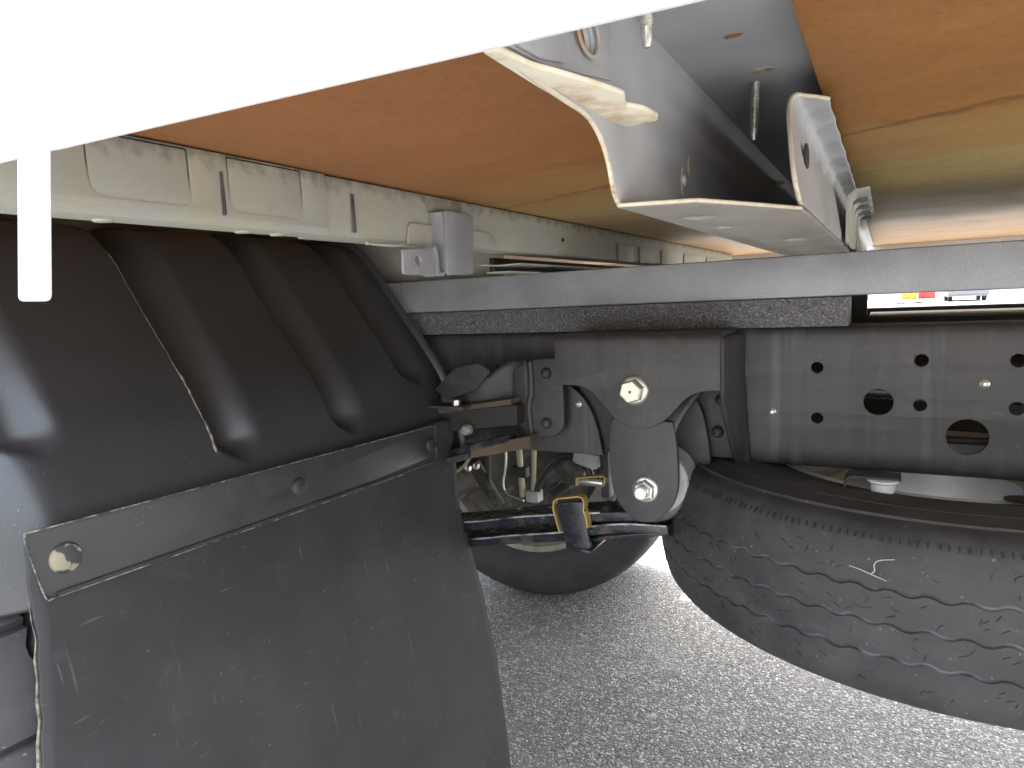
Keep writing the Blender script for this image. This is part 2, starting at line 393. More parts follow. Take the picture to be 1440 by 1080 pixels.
def grid_mesh(fn, nu, nv, wrap=False, sharp=40):
    vs = [fn(i / nu, j / nv) for i in range(nu + (0 if wrap else 1)) for j in range(nv + 1)]; fs = []
    N = nu if wrap else nu + 1
    for i in range(nu):
        for j in range(nv):
            a, b = i * (nv + 1) + j, ((i + 1) % N) * (nv + 1) + j; fs.append((a, a + 1, b + 1, b))
    me = bpy.data.meshes.new('grid'); me.from_pydata(vs, [], fs); return finish(me, sharp)
def tube_mesh(pts, r, n=10, smooth=6, rip=None):
    P = [Vector(p) for p in (smooth_loop(pts, smooth, False) if smooth else pts)]; vs, fs = [], []
    prev = None
    for i, p in enumerate(P):
        d = (P[min(i + 1, len(P) - 1)] - P[max(i - 1, 0)]).normalized()
        if prev is None: a = d.orthogonal().normalized()
        else: a = (prev - d * prev.dot(d)).normalized()
        prev = a; b = d.cross(a); rr = r * (rip(i) if rip else 1)
        for k in range(n):
            t = 2 * math.pi * k / n; vs.append(p + (a * math.cos(t) + b * math.sin(t)) * rr)
    for i in range(len(P) - 1):
        for k in range(n):
            k2 = (k + 1) % n; fs.append((i * n + k, i * n + k2, (i + 1) * n + k2, (i + 1) * n + k))
    fs.append(tuple(range(n))); fs.append(tuple(range((len(P) - 1) * n, len(P) * n)))
    me = bpy.data.meshes.new('tube'); me.from_pydata([tuple(v) for v in vs], [], fs); return finish(me, 50)
def tube(name, pts, r, mt, parent, n=10, smooth=6, rip=None): return link(name, tube_mesh(pts, r, n, smooth, rip), mt, parent)
def lathe_mesh(prof, n=32, axis='y', hexn=None, sharp=35):
    """prof: (radius, along) pairs; axis is the turning axis; along is measured on it"""
    vs, fs = [], []; N = hexn or n
    for r, a in prof:
        for k in range(N):
            t = 2 * math.pi * (k + .5) / N; c, s = r * math.cos(t), r * math.sin(t)
            vs.append({'y': (c, a, s), 'z': (c, s, a), 'x': (a, c, s)}[axis])
    for i in range(len(prof) - 1):
        for k in range(N):
            k2 = (k + 1) % N; fs.append((i * N + k, i * N + k2, (i + 1) * N + k2, (i + 1) * N + k))
    fs.append(tuple(range(N))); fs.append(tuple(range((len(prof) - 1) * N, len(prof) * N)))
    me = bpy.data.meshes.new('lathe'); me.from_pydata(vs, [], fs); return finish(me, sharp)
def join_meshes(ms):
    bm = bmesh.new()
    for q in ms: bm.from_mesh(q)
    me = bpy.data.meshes.new('joined'); bm.to_mesh(me); bm.free()
    me.shade_smooth(); me.set_sharp_from_angle(angle=R(35)); return me
def sstep(a, b, t): t = max(0, min(1, (t - a) / (b - a))); return t * t * (3 - 2 * t)
def xform(me, mx): me.transform(mx); return me

# ------------------------------------------------------------ ground and far surroundings
def g_fn(u, v):
    return (-300 + 600 * u, -300 + 600 * v, GZ)
o = link('ground', grid_mesh(g_fn, 6, 6), M_ASPH); o['kind'] = 'structure'; o['label'] = 'light grey speckled asphalt under and around the truck'
# the sheet is one object; its stones are relief in the material (a few pixels each)

truck = empty('truck', (-1.085, .4, GZ), 'truck seen from below with plywood floor, black chassis rail, leaf spring and mudguard', 'truck')
def part(name, label=None, loc=(0, 0, 0)):
    return empty(name, loc, label, parent=truck)

# ------------------------------------------------------------ cargo body: panels, floor, cross members
ZP = .975
# white side panel: bottom lip rounded, seen from outside
prof = [(-.760, 1.36), (-.760, .9330), (-.7596, .9312), (-.7582, .9302), (-.7565, .9302), (-.7555, .9312), (-.7552, .933), (-.7552, 1.36)]
def tilt(p, k): return (p[0], p[1], p[2] - .0205 * (p[0] + .38))
side = link('side_panel', sweep_mesh(prof, 'x', -2.4, 1.6, True, 1, tilt), M_WHITE, truck)
side['label'] = 'white outer side panel across the top of the picture'
link('side_panel', sweep_mesh([(1.58, 1.36), (1.58, .93), (1.592, .93), (1.592, 1.36)], 'x', -2.4, 1.6, True), M_WHITE, truck)
# white stay hanging from the panel
st = plate_mesh(rounded([(-.3620, .938), (-.3812, .8615), (-.3545, .8605), (-.3375, .938)], [0, .004, .004, 0]), (), 'xz', -.7610, .0030, .0011)
so_ = link('hanging_stay', st, M_WHITE, truck); so_['label'] = 'white flat stay hanging below the side panel'
# plywood floor sheets
pl = box('floor_sheet', (-2.3, -.745, ZP), (-.1125, 1.579, ZP + .018), M_PLY, truck, .0008); pl['label'] = 'reddish brown plywood floor sheet between the beige beam and cross member'
pr = box('floor_sheet', (-.0385, -.745, ZP), (1.55, 1.579, ZP + .018), M_PLY, truck, .0008); pr['label'] = 'orange plywood floor sheet with dark water line'

# grey cross member (open channel)
cm = part('cross_member', 'silver grey open cross member with cut outer end', (-.075, -.7, .9))
xl, xr, zb = -.1105, -.0405, .894
web = [(-.7445, .9315), (-.7244, .9303), (-.708, .9290), (-.6858, .9281), (-.6638, .9270), (-.6495, .9215), (-.6397, .9118), (-.6345, .9010), (-.6300, .8960), (-.6255, .8938), (1.44, .8938), (1.44, .9880), (-.7445, .9880)]
wm = plate_mesh(web, [ell(-.512, .9195, .0055, .0042, 14), ell(-.6706, .9561, .010, .0075, 16)], 'yz', xl, .0024, .0006)
link('web', wm, M_CHANNEL, cm)
edge_pts = [(xl - .0012, y - .0003, z - .0004) for y, z in smooth_loop(web[:10], 3, False)]
tube('cut_edge', edge_pts, .0011, M_CUT, cm, 8, 0)
bot = [(xl - .0012, -.6255), (xl - .0012, -.6285), (-.0955, -.6225), (-.0774, -.6161), (-.0600, -.580), (xr, -.5375), (xr + .0008, -.5), (xr, 1.44), (xl - .0012, 1.44)]
bm_ = plate_mesh(bot, [ell(-.0918, -.5535, .0088, .0098), ell(-.0930, -.4784, .0062, .009), ell(-.0675, -.3058, .010, .013)], 'xy', zb - .0022, .0022, .0005)
link('bottom_flange', bm_, M_FLANGE, cm)
tube('cut_edge', [(x, y - .0002, zb - .001) for x, y in bot[1:6]], .0010, M_CUT, cm, 8, 0)
for hx, hy, ha, hb_ in ((-.0918, -.5535, .0085, .0095), (-.0930, -.4784, .0060, .0087), (-.0675, -.3058, .0097, .0127)): plate('hole_shade', ell(hx, hy, ha * 1.1, hb_ * 1.1), 'xy', zb + .0012, .0006, M_SOOT_DARK, cm, bevel=.0001)  # dark slugs behind the holes paint their shade
# top plate under the floor, with ragged sealer edge
tp = [(-.118, -.744), (-.0335, -.744)]
tp += [(-.0365 + random.uniform(-.0012, .0012), -.744 + .012 * i) for i in range(1, 60)] + [(-.0365, 1.44), (-.118, 1.44)]
plate('top_plate', tp, 'xy', .9860, .0022, M_CHANNEL, cm, bevel=.0003)
# right web: slanted near edge, flared and rippled top
EDGE = smooth_loop([(-.0410, -.5375, .8955), (-.0425, -.5520, .908), (-.0465, -.5350, .932), (-.0503, -.5080, .952), (-.0490, -.4950, .9625), (-.0440, -.4760, .9660), (-.0335, -.4590, .9668)], 6, False)
def rw(u, v):
    k = v * (len(EDGE) - 1); a, b = EDGE[int(k)], EDGE[min(int(k) + 1, len(EDGE) - 1)]; f = k - int(k)
    x, y0, z = (a[q] + (b[q] - a[q]) * f for q in range(3))
    y = y0 + (1.35 - y0) * u ** 2.4
    ph = (y + .46) / .062 + .35 * math.sin(y * 13); am = sstep(.42, .62, v) * (1 - .5 * sstep(.8, 1, v)) * sstep(-.50, -.44, y)
    wv = (.5 + .5 * math.sin(ph * 2 * math.pi)) ** 2
    x += .0024 * wv * am; z -= .0026 * wv * am
    if v < .5: x += .0012 * math.sin(y * 95) * sstep(-.45, -.3, y) * sstep(0, .1, v)
    return (x, y, z)
rwm = grid_mesh(rw, 320, 36)
ro = link('flared_web', rwm, M_CHANNEL, cm); so2 = ro.modifiers.new('s', 'SOLIDIFY'); so2.thickness = .0022; so2.offset = 0
tube('cut_edge', [(lambda p: (p[0], p[1] - .0004, p[2]))(rw(0, j / 36)) for j in range(37)], .0013, M_CUT, cm, 8, 0)
# second reinforcement further in, corrugated
for k in range(4):
    y = -.16 + k * .075
    prof2 = [(-.0335, .8945), (-.0335, .932), (-.0320, .940), (-.0275, .944), (-.0150, .945)]
    link('stiffener', sweep_mesh(thicken(prof2, .003), 'y', y, y + .055, True), M_BEIGE, cm)
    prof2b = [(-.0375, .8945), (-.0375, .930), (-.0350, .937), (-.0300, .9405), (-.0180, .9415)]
    link('stiffener', sweep_mesh(thicken(prof2b, .003), 'y', y + .0552, y + .0748, True), M_SOOT_DARK, cm)
plate('hole_shade', ell(-.478, .930, .011, .0075, 16), 'yz', -.0430, .0012, M_DARK, cm, bevel=.0002)  # flat dark ellipse painted in for the shade of a slot
# overlaid plates at the outer end
plate('overlay_plate', rounded([(-.7435, .9325), (-.7075, .9340), (-.6400, .9460), (-.6395, .9720), (-.7435, .9720)], .001), 'yz', xl + .0019, .0018, M_CHANNEL, cm, holes=[ell(-.6706, .9561, .010, .0078)], bevel=.0004)
plate('overlay_plate', rounded([(-.7437, .9330), (-.716, .9340), (-.6950, .9380), (-.6955, .9718), (-.7437, .9718)], .001), 'yz', xl + .0036, .0016, M_CHANNEL, cm, bevel=.0004)
# bent cream tab
tab = [(-.1135, -.7455), (-.1085, -.7446), (-.1065, -.7250), (-.1000, -.7060), (-.0935, -.6835), (-.0915, -.6735), (-.0962, -.6585), (-.0915, -.6484), (-.0900, -.6330), (-.0925, -.6260), (-.1070, -.6235), (-.1142, -.6440), (-.1150, -.7000)]
tm = plate_mesh(rounded(tab, .0015, 3), (), 'xy', .9288, .0020, .0005)
to = link('bent_tab', tm, M_CREAM, cm); to['label'] = 'cream bent tab with tan stains on cross member end'
plate('web_hole_rim', ell(-.6706, .9561, .0128, .0096), 'yz', xl + .0042, .0008, M_TAN, cm, holes=[ell(-.6706, .9561, .0104, .0077)], bevel=.0003)
plate('rust_patch', smooth_loop([(-.5155, .926), (-.510, .927), (-.508, .9195), (-.510, .911), (-.516, .912), (-.5185, .919)], 4), 'yz', xl + .0006, .0006, M_TAN, cm, holes=[ell(-.512, .9195, .0048, .0036)], bevel=.0001)
plate('rust_patch', smooth_loop([(-.5005, .934), (-.497, .936), (-.4945, .931), (-.497, .924), (-.501, .926)], 4), 'yz', xl + .0006, .0006, M_TAN, cm, bevel=.0001)
def blot(x, y, a, b, mt):
    pts = [(x + a * math.cos(t) * random.uniform(.75, 1.1), y + b * math.sin(t) * random.uniform(.75, 1.1)) for t in [i * math.pi / 9 for i in range(18)]]
    plate('rust_patch', smooth_loop(pts, 3), 'xy', .9856, .0005, mt, cm, bevel=.0001)
blot(-.0740, -.5460, .0052, .0032, M_RUST); blot(-.0680, -.4760, .0085, .0060, M_TAN); blot(-.0660, -.4765, .0022, .0018, M_RUST)
# self-drilling screws poking through the floor
def screw_mesh(L):
    pr_ = [(.0001, -L - .004)]
    pr_ += [(.0014, -L - .0035), (.0024, -L), (.0024, -L + .004)]
    a = -L + .004
    while a < -.001: pr_ += [(.0030, a), (.0023, a + .0007)]; a += .0014
    pr_ += [(.0021, 0)]
    return lathe_mesh(pr_, 14, 'z', sharp=25)
sm = screw_mesh(.035)
for x, y, rx in ((-.0770, -.4530, -.02), (-.0847, -.6630, .05)):
    s_ = link('floor_screw', sm, M_ZINC, cm, (x, y, .9875)); s_.rotation_euler = (rx, .03, 0)
sm2 = screw_mesh(.008)
so3 = link('web_screw', sm2, M_ZINCY, cm, (-.1094, -.1320, .9660)); so3.rotation_euler = (0, R(-90), 0)
for y in (-.44, -.40):
    pass

# beige deck beam over the wheel arch
bb = part('deck_beam', 'beige grubby deck beam above the mudguard', (-.45, -.7, .92))
XB = -.45
panA = rounded([(-.6790, .9725), (-.6790, .9310), (-.6040, .9310), (-.6040, .9725)], [.002, .012, .009, .002], 5)
panB = rounded([(-.5710, .9725), (-.5710, .9305), (-.4935, .9305), (-.4935, .9725)], [.002, .010, .009, .002], 5)
def inset(p, d):
    cx = sum(q[0] for q in p) / len(p); cz = sum(q[1] for q in p) / len(p)
    hw = max(abs(q[0] - cx) for q in p); hz = max(abs(q[1] - cz) for q in p)
    return [(cx + (q[0] - cx) * (hw - d) / hw, cz + (q[1] - cz) * (hz - d) / hz) for q in p]
faceA = [(-.747, .9265), (-.4645, .9245), (-.4645, .9735), (-.747, .9735)]
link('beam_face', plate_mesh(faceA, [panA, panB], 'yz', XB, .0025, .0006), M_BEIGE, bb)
for p in (panA, panB): plate('gap_backing', inset(p, -.0015), 'yz', XB - .0021, .0003, M_DARK, bb, bevel=.0001)  # dark backing added so the gap shows no lit beige
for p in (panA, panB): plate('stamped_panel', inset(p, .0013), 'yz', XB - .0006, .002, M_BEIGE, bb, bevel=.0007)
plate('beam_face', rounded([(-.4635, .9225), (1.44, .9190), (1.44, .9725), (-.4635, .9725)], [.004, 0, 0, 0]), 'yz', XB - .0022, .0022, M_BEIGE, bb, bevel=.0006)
# rounded lower edge and underside
lip = [(XB - .0001, .9262), (XB - .0008, .9222), (XB - .0035, .9190), (XB - .008, .9178), (XB - .024, .9178), (XB - .024, .9735), (XB - .004, .9735)]
link('lower_lip', sweep_mesh(lip, 'y', -.747, -.465, True), M_BEIGE, bb)
lip2 = [(XB - .0030, .9222), (XB - .0040, .9198), (XB - .0060, .9186), (XB - .040, .9186), (XB - .040, .9735), (XB - .0045, .9735)]
link('lower_lip', sweep_mesh(lip2, 'y', -.4645, 1.44, True), M_BEIGE, bb)
for y in (-.705, -.663, -.548, -.512): link('plug', lathe_mesh([(.0001, -.0015), (.0055, -.0012), (.007, .0005), (.007, .001)], 18, 'z'), M_BEIGE, bb, (XB - .016, y, .9176))
# soot-filled welds
for y, z0, z1, wd in ((-.577, .926, .9600, .0021), (-.4295, .9225, .960, .0024)):
    plate('weld_seam', rounded([(y - wd, z0), (y + wd, z0 + .001), (y + wd * .8, z1), (y - wd * .7, z1)], .003), 'yz', XB + .0006, .0008, M_SOOT_DARK, bb, bevel=.0003)
# clips and doubler plates along the beam
plate('doubler', rounded([(-.3480, .9140), (-.2300, .9130), (-.2290, .9385), (-.3400, .9400), (-.3450, .9360)], .003), 'yz', XB + .0014, .003, M_BEIGE, bb, bevel=.0008)
tube('doubler_lip', [(XB + .001, -.415, .914), (XB + .003, -.38, .9135), (XB + .003, -.348, .9145), (XB + .003, -.23, .9140)], .0018, M_BEIGE, bb, 8)
plate('doubler', rounded([(-.2260, .9200), (-.1600, .9200), (-.1600, .9345), (-.1760, .9400), (-.2260, .9400)], [.001, .001, .006, .006, .001]), 'yz', XB + .0008, .0024, M_BEIGE, bb, bevel=.0008)
plate('beam_hole', ell(.0605, .9440, .006, .0030), 'yz', XB - .0014, .0006, M_DARK, bb, bevel=.0001)
for y0, y1 in ((.31, .40), (.44, .47), (.60, .70), (.80, .98), (1.05, 1.3)): plate('doubler', rounded([(y0, .918), (y1, .918), (y1, .951), (y0, .951)], .003), 'yz', XB + .0006, .0022, M_BEIGE, bb, bevel=.0008)
# open lower ledge of the beam past the bracket
link('ledge', sweep_mesh(thicken([(XB + .004, .9030), (XB - .03, .9025), (XB - .06, .905)], .002), 'y', -.10, 1.42, True), M_BEIGE, bb)
link('ledge', sweep_mesh(thicken([(XB - .012, .893), (XB - .05, .8935)], .002), 'y', -.10, .9, True), M_BEIGE, bb)

link('shade_backing', box_mesh((XB - .075, -.05, .8925), (XB - .066, 1.40, .9170), .001), M_DARK, bb)  # dark sheet added to paint the shade of the hollow under the beam
# wheelhouse sheet behind the mudguard
wp = plate('wheelhouse_sheet', [(-2.2, .893), (-.546, .893), (-.546, .955), (-.62, .973), (-2.2, .973)], 'xz', .032, .002, M_FLANGE, truck)
wp['label'] = 'grey beige wheelhouse sheet behind the bracket'

# Z bracket standing on the silver beam
zb_ = part('mounting_bracket', 'pale grey bent mounting bracket with hole, fixed on the beige beam', (-.44, -.3, .89))
plate('foot_plate', rounded([(-.3755, .8830), (-.3200, .8830), (-.3180, .9120), (-.3215, .9140), (-.3740, .9090)], [.005, .001, .003, .002, .002]), 'yz', -.4360, .0035, M_SILVER, zb_, holes=[circ(-.3490, .8985, .0050)], bevel=.0010)
ub = [(-.3225, .9125), (-.3195, .9100), (-.3185, .9000), (-.3180, .8880), (-.3150, .8840), (-.3100, .8822), (-.3050, .8838), (-.3020, .8880), (-.3010, .9000), (-.3005, .9530)]
ubm = sweep_mesh(thicken(smooth_loop(ub, 3, False), .0032), 'x', -.456, -.4330, True)
link('bend', ubm, M_SILVER, zb_)
plate('upright', rounded([(-.3010, .8830), (-.2450, .8850), (-.2385, .9500), (-.2420, .9560), (-.2985, .9548)], [.006, .002, .006, .005, .002]), 'yz', -.4325, .0035, M_SILVER, zb_, bevel=.0010)

# silver longitudinal beam, spacer
lb = box('longitudinal_beam', (-.7320, -.004, .8385), (1.5, .050, .8920), M_SILVER, truck, .0035); lb['label'] = 'long silver box beam above the chassis rail'
lb2 = box('longitudinal_beam', (-1.9, -.0035, .8390), (-.7325, .050, .8915), M_SILVER, truck, .0035)
lb3 = box('longitudinal_beam', (-1.9, .70, .8385), (1.5, .752, .8920), M_SILVER, truck, .0035)
def sp_fn(u, v): pass
spc = box('spacer', (-1.9, -.002, .8005), (-.0385, .055, .8380), M_SPACER, truck, .002); spc['label'] = 'crinkled black spacer between silver beam and chassis rail'

# ------------------------------------------------------------ chassis rails
rail = part('chassis_rail', 'dark grey drilled chassis rail with dusty streaks', (-.2, 0, .62))
holes = [(-.0747, .7482, .0073), (-.0742, .6825, .0072), (.0397, .7576, .0076), (.0396, .7032, .0072), (-.005, .7056, .0165), (.0881, .6668, .0214), (.1336, .7577, .0076), (.1341, .7025, .0076), (.235, .72, .0165), (.30, .7576, .0075), (.30, .69, .0075)]
webm = plate_mesh([(-1.9, .628), (1.5, .628), (1.5, .788), (-1.9, .788)], [circ(x, z, r, 28) for x, z, r in holes], 'xz', 0, .006, .0005)
def crn(cy, cz, a0, a1, r, n=7): return [(cy + r * math.cos(a0 + (a1 - a0) * i / n), cz + r * math.sin(a0 + (a1 - a0) * i / n)) for i in range(n + 1)]
topc = crn(.0125, .7878, math.pi, math.pi / 2, .0125) + [(.070, .8003), (.070, .7945), (.0125, .7945)] + crn(.0125, .7878, math.pi / 2, math.pi, .0065)
botc = crn(.0125, .6282, math.pi, 1.5 * math.pi, .0125) + [(.070, .6157), (.070, .6215), (.0125, .6217)] + crn(.0125, .6282, 1.5 * math.pi, math.pi, .0065)
link('rail_section', join_meshes([webm, sweep_mesh(topc, 'x', -1.9, 1.5, True), sweep_mesh(botc, 'x', -1.9, 1.5, True)]), M_RAIL, rail)
# glinting clip screws
clip = lathe_mesh([(.0001, -.0030), (.0020, -.0028), (.0032, -.0015), (.0050, -.0006), (.0052, 0)], 12, 'y')
for x, z in ((-.1287, .6888), (.1031, .7304)): link('clip_screw', clip, M_ZINC, rail, (x, -.0002, z))
# convoluted loom and pipes inside the rail
n_ = 220; tube('wiring_loom', [(-.30 + .8 * i / n_, .040, .712 + .004 * math.sin(i * .03)) for i in range(n_ + 1)], .0115, M_HOSE, rail, 12, 0, lambda i: 1 if i % 2 else .86)
tube('brake_pipe', [(-1.0, .05, .650), (0, .05, .652), (.6, .05, .655)], .005, M_DARK, rail, 8)
link('chassis_rail', join_meshes([sweep_mesh([(.752, .6157), (.752, .8003), (.684, .8003), (.684, .794), (.746, .794), (.746, .622), (.684, .622), (.684, .6157)], 'x', -1.9, 1.5, True)]), M_BLACK, truck)
# plates seen through the gap right of the spacer
gp = box('deck_plate', (-.024, .36, .7945), (.50, .54, .7985), M_COPPER, truck, .001); gp['label'] = 'brown worn plate glinting in the gap above the rail'
box('frame_stop', (-.0600, .30, .8005), (-.0250, .34, .8385), M_DARK, truck, .002)
box('chassis_crossbeam', (-.55, .076, .66), (-.47, .683, .76), M_BLACK, truck, .004)
box('chassis_crossbeam', (.42, .076, .66), (.50, .683, .76), M_BLACK, truck, .004)

# ------------------------------------------------------------ spring hanger with rivet plate
hb = part('spring_hanger', 'charcoal spring hanger bracket with rounded lobe', (-.28, -.108, .68))
YH = -.108
hout = [(-.3949, .7905), (-.1730, .7900), (-.1735, .7305)]
lobe_r = smooth_loop([(-.1735, .7303), (-.1875, .7300), (-.1975, .7283), (-.2085, .7245), (-.2179, .7175), (-.2260, .7085), (-.2335, .6999), (-.2425, .6915), (-.2530, .6845), (-.2660, .6800), (-.2806, .6788), (-.2945, .6815), (-.3067, .6875), (-.3175, .6975), (-.3260, .7077), (-.3350, .7185), (-.3437, .7258), (-.3540, .7310), (-.3641, .7333), (-.3800, .7340), (-.3949, .7341)], 3, False)
plate('front_plate', hout[:2] + lobe_r, 'xz', YH, .008, M_BRACKET, hb, bevel=.0012)
# bent top running back to the rail
tb = crn(YH + .012, .7902 - .0005, math.pi, math.pi / 2, .012) + [(-.002, .8012), (-.002, .7955), (YH + .012, .7955)] + crn(YH + .012, .7897, math.pi / 2, math.pi, .005)
link('top_bend', sweep_mesh(tb, 'x', -.3949, -.1730, True), M_BRACKET, hb)
# right side gusset running from the front plate back to the rail, flaring below
def gus(u, v):
    z = .795 - v * .178
    y = -.0055 - (.094) * (1 - u) * max(0., 1 - max(0, (v - .36) / .64) ** 1.3 * .93)
    x = -.1745 + .0095 * u + .010 * max(0, v - .3) * u
    return (x, y, z)
gm = grid_mesh(gus, 10, 24); go = link('side_gusset', gm, M_BRACKET, hb); q = go.modifiers.new('s', 'SOLIDIFY'); q.thickness = .005; q.offset = 0
bp = smooth_loop([(-.182, .7260), (-.1700, .6900), (-.1640, .6500), (-.1625, .6240)], 4, False)
plate('back_plate', bp + [(-.4000, .6240), (-.4000, .7850), (-.182, .7850)], 'xz', -.011, .0105, M_BLACK, hb, bevel=.0015)
rivet = lathe_mesh([(.0001, -.0085), (.0040, -.0078), (.0070, -.0050), (.0085, -.0015), (.0088, .001)], 18, 'y')
for x, z in ((-.1920, .7045), (-.1975, .6600)): link('rivet', rivet, M_BLACK, hb, (x, -.011, z))
# bolts
def flange_bolt(parent, x, y, z, hr, mt, rot, stub=False):
    fl = link('flange', lathe_mesh([(.0001, -.0042), (hr * 1.05, -.0042), (hr * 1.24, -.0025), (hr * 1.30, -.0006), (hr * 1.30, 0)], 36, 'y'), mt, parent, (x, y, z))
    hexp = [(hr * .90, -.0175), (hr * 1.03, -.0160), (hr * 1.05, -.0042)] if not stub else [(hr * .80, -.0135), (hr * 1.0, -.0120), (hr * 1.05, -.0042)]
    h = link('hex_head', lathe_mesh(hexp, 6, 'y', hexn=6, sharp=20), mt, parent, (x, y, z)); h.rotation_euler = (0, rot, 0)
    if stub:
        pr_ = [(.0001, -.0230), (.0075, -.0228), (.0088, -.0212)]
        a = -.0212
        while a < -.0136: pr_ += [(.0090, a), (.0082, a + .0007)]; a += .0014
        pr_ += [(.0088, -.0130)]
        link('thread_stub', lathe_mesh(pr_, 24, 'y', sharp=25), mt, parent, (x, y, z))
    else:
        link('head_dimple', lathe_mesh([(.0001, -.0177), (.0016, -.0178), (.0020, -.0174)], 16, 'y'), M_SOOT_DARK, parent, (x, y, z))  # dark disc, the dimple's shade as colour
flange_bolt(hb, -.2825, YH - .0002, .7290, .0150, M_ZINCY, .25)

# shackle
sh = part('spring_shackle', 'charcoal spring shackle hanging on two bolts', (-.28, -.1, .6))
sho = smooth_loop([(-.3150, .6900), (-.3200, .6776), (-.3222, .6450), (-.3217, .6150), (-.3180, .5905), (-.3110, .5735), (-.2990, .5590), (-.2880, .5525), (-.2766, .5497), (-.2630, .5525), (-.2523, .5594), (-.2420, .5700), (-.2345, .5840), (-.2300, .6020), (-.2293, .6230), (-.2300, .6500), (-.2333, .6774), (-.2360, .6880)], 4, False)
plate('front_plate', sho, 'xz', -.100, .009, M_BRACKET, sh, bevel=.0014)
# the neck bends inward behind the hanger lobe
def neck(u, v):
    t = v; z = .6700 + .056 * t; y = -.0935 + .027 * t ** 1.6
    x0 = -.3205 + .006 * t; x1 = -.2330 + .030 * t ** 1.4
    return (x0 + (x1 - x0) * u, y, z)
nm = grid_mesh(neck, 16, 14); no = link('neck', nm, M_BRACKET, sh); q = no.modifiers.new('s', 'SOLIDIFY'); q.thickness = .008; q.offset = 0
rear = smooth_loop([(-.3300, .7150), (-.2330, .7140), (-.2210, .7060), (-.2110, .6790), (-.2045, .6350), (-.2060, .6050), (-.2176, .5790), (-.2430, .5520), (-.2760, .5450), (-.3100, .5620), (-.3200, .6000), (-.3250, .6600)], 4)
plate('rear_plate', rear, 'xz', -.0300, .009, M_BLACK, sh, bevel=.0014)
tube('bush_pin', [(-.2726, -.095, .596), (-.2726, -.02, .596)], .0085, M_ZINC, sh, 16, 0)
bush = lathe_mesh([(.0100, -.0860), (.0415, -.0860), (.0440, -.0835), (.0440, -.0360), (.0415, -.0340), (.0100, -.0340)], 40, 'y')
bo = link('bush', bush, M_BUSH, sh, (-.2640, 0, .6020)); bo['label'] = 'pale grey spring bush between the shackle plates'
flange_bolt(sh, -.2726, -.1003, .5960, .0140, M_ZINC, .1, True)
bush2 = lathe_mesh([(.010, -.0940), (.030, -.0940), (.032, -.0920), (.032, -.015), (.010, -.015)], 32, 'y')
link('upper_bush', bush2, M_DARK, sh, (-.2825, 0, .7290))

# ------------------------------------------------------------ leaf spring
ls = part('leaf_spring', 'glossy black chipped leaf spring below the rail', (-.45, -.055, .5))
def leaf(path, t, y0=-.0855, y1=-.0255):
    P = smooth_loop(path, 6, False)
    ol = thicken(P, -t)
    me = sweep_mesh(ol, 'y', y0, y1, True); 
    bm = bmesh.new(); bm.from_mesh(me)
    ed = [e for e in bm.edges if abs(e.verts[0].co.y - e.verts[1].co.y) < 1e-6 and len(e.link_faces) == 2 and any(len(f.verts) > 4 for f in e.link_faces)]
    bmesh.ops.bevel(bm, geom=ed, offset=.0036, segments=4, profile=.5, affect='EDGES'); bm.to_mesh(me); bm.free(); return finish(me, 30)
a_ = [(-.2726 - .036 * math.sin(t), .596 - .036 * math.cos(t)) for t in (0, -.5, -1., -1.6, -2.2)]
link('leaf', leaf([(-1.3, .40), (-.95, .445), (-.75, .482), (-.5620, .5125), (-.4870, .5285), (-.4100, .5420), (-.3450, .5520), (-.3000, .5580)] + a_, .0150), M_LEAF, ls)
link('leaf', leaf([(-1.3, .372), (-.95, .417), (-.75, .452), (-.5620, .4845), (-.4870, .5005), (-.4100, .5150), (-.3600, .5300), (-.3100, .5400), (-.2475, .5440)], .0150), M_LEAF, ls)
wd = leaf([(-.4000, .5040), (-.3700, .5090), (-.3300, .5200), (-.2900, .5290), (-.2490, .5350)], .006)
link('leaf_tip', wd, M_LEAF, ls)
link('leaf', leaf([(-1.3, .345), (-.95, .39), (-.75, .425), (-.62, .452)], .0125), M_LEAF, ls)
M_GLINT_CHIPS = mat('leaf_edge_glint_chips', rough=.35, metal=.4, build=lambda k: k.color(k.ramp(k.noise(85, k.map((.4, 1, 1)), 5, .7), [(.40, (.05, .055, .06)), (.52, (.42, .43, .45)), (.7, (.60, .61, .62))])))  # edge highlight put into the colour, mixed with bare chips
for pth in ([(-.75, .482), (-.5620, .5125), (-.4870, .5285), (-.4100, .5420), (-.3450, .5520)], [(-.75, .452), (-.5620, .4845), (-.4870, .5005), (-.4100, .5150), (-.3600, .5300), (-.3100, .5400), (-.2500, .5440)]):
    tube('edge_glint_chips', [(x, -.0848, z - .0012) for x, z in pth], .0015, M_GLINT_CHIPS, ls, 8, 5)  # pale tubes paint the highlight along the chipped leaf edges
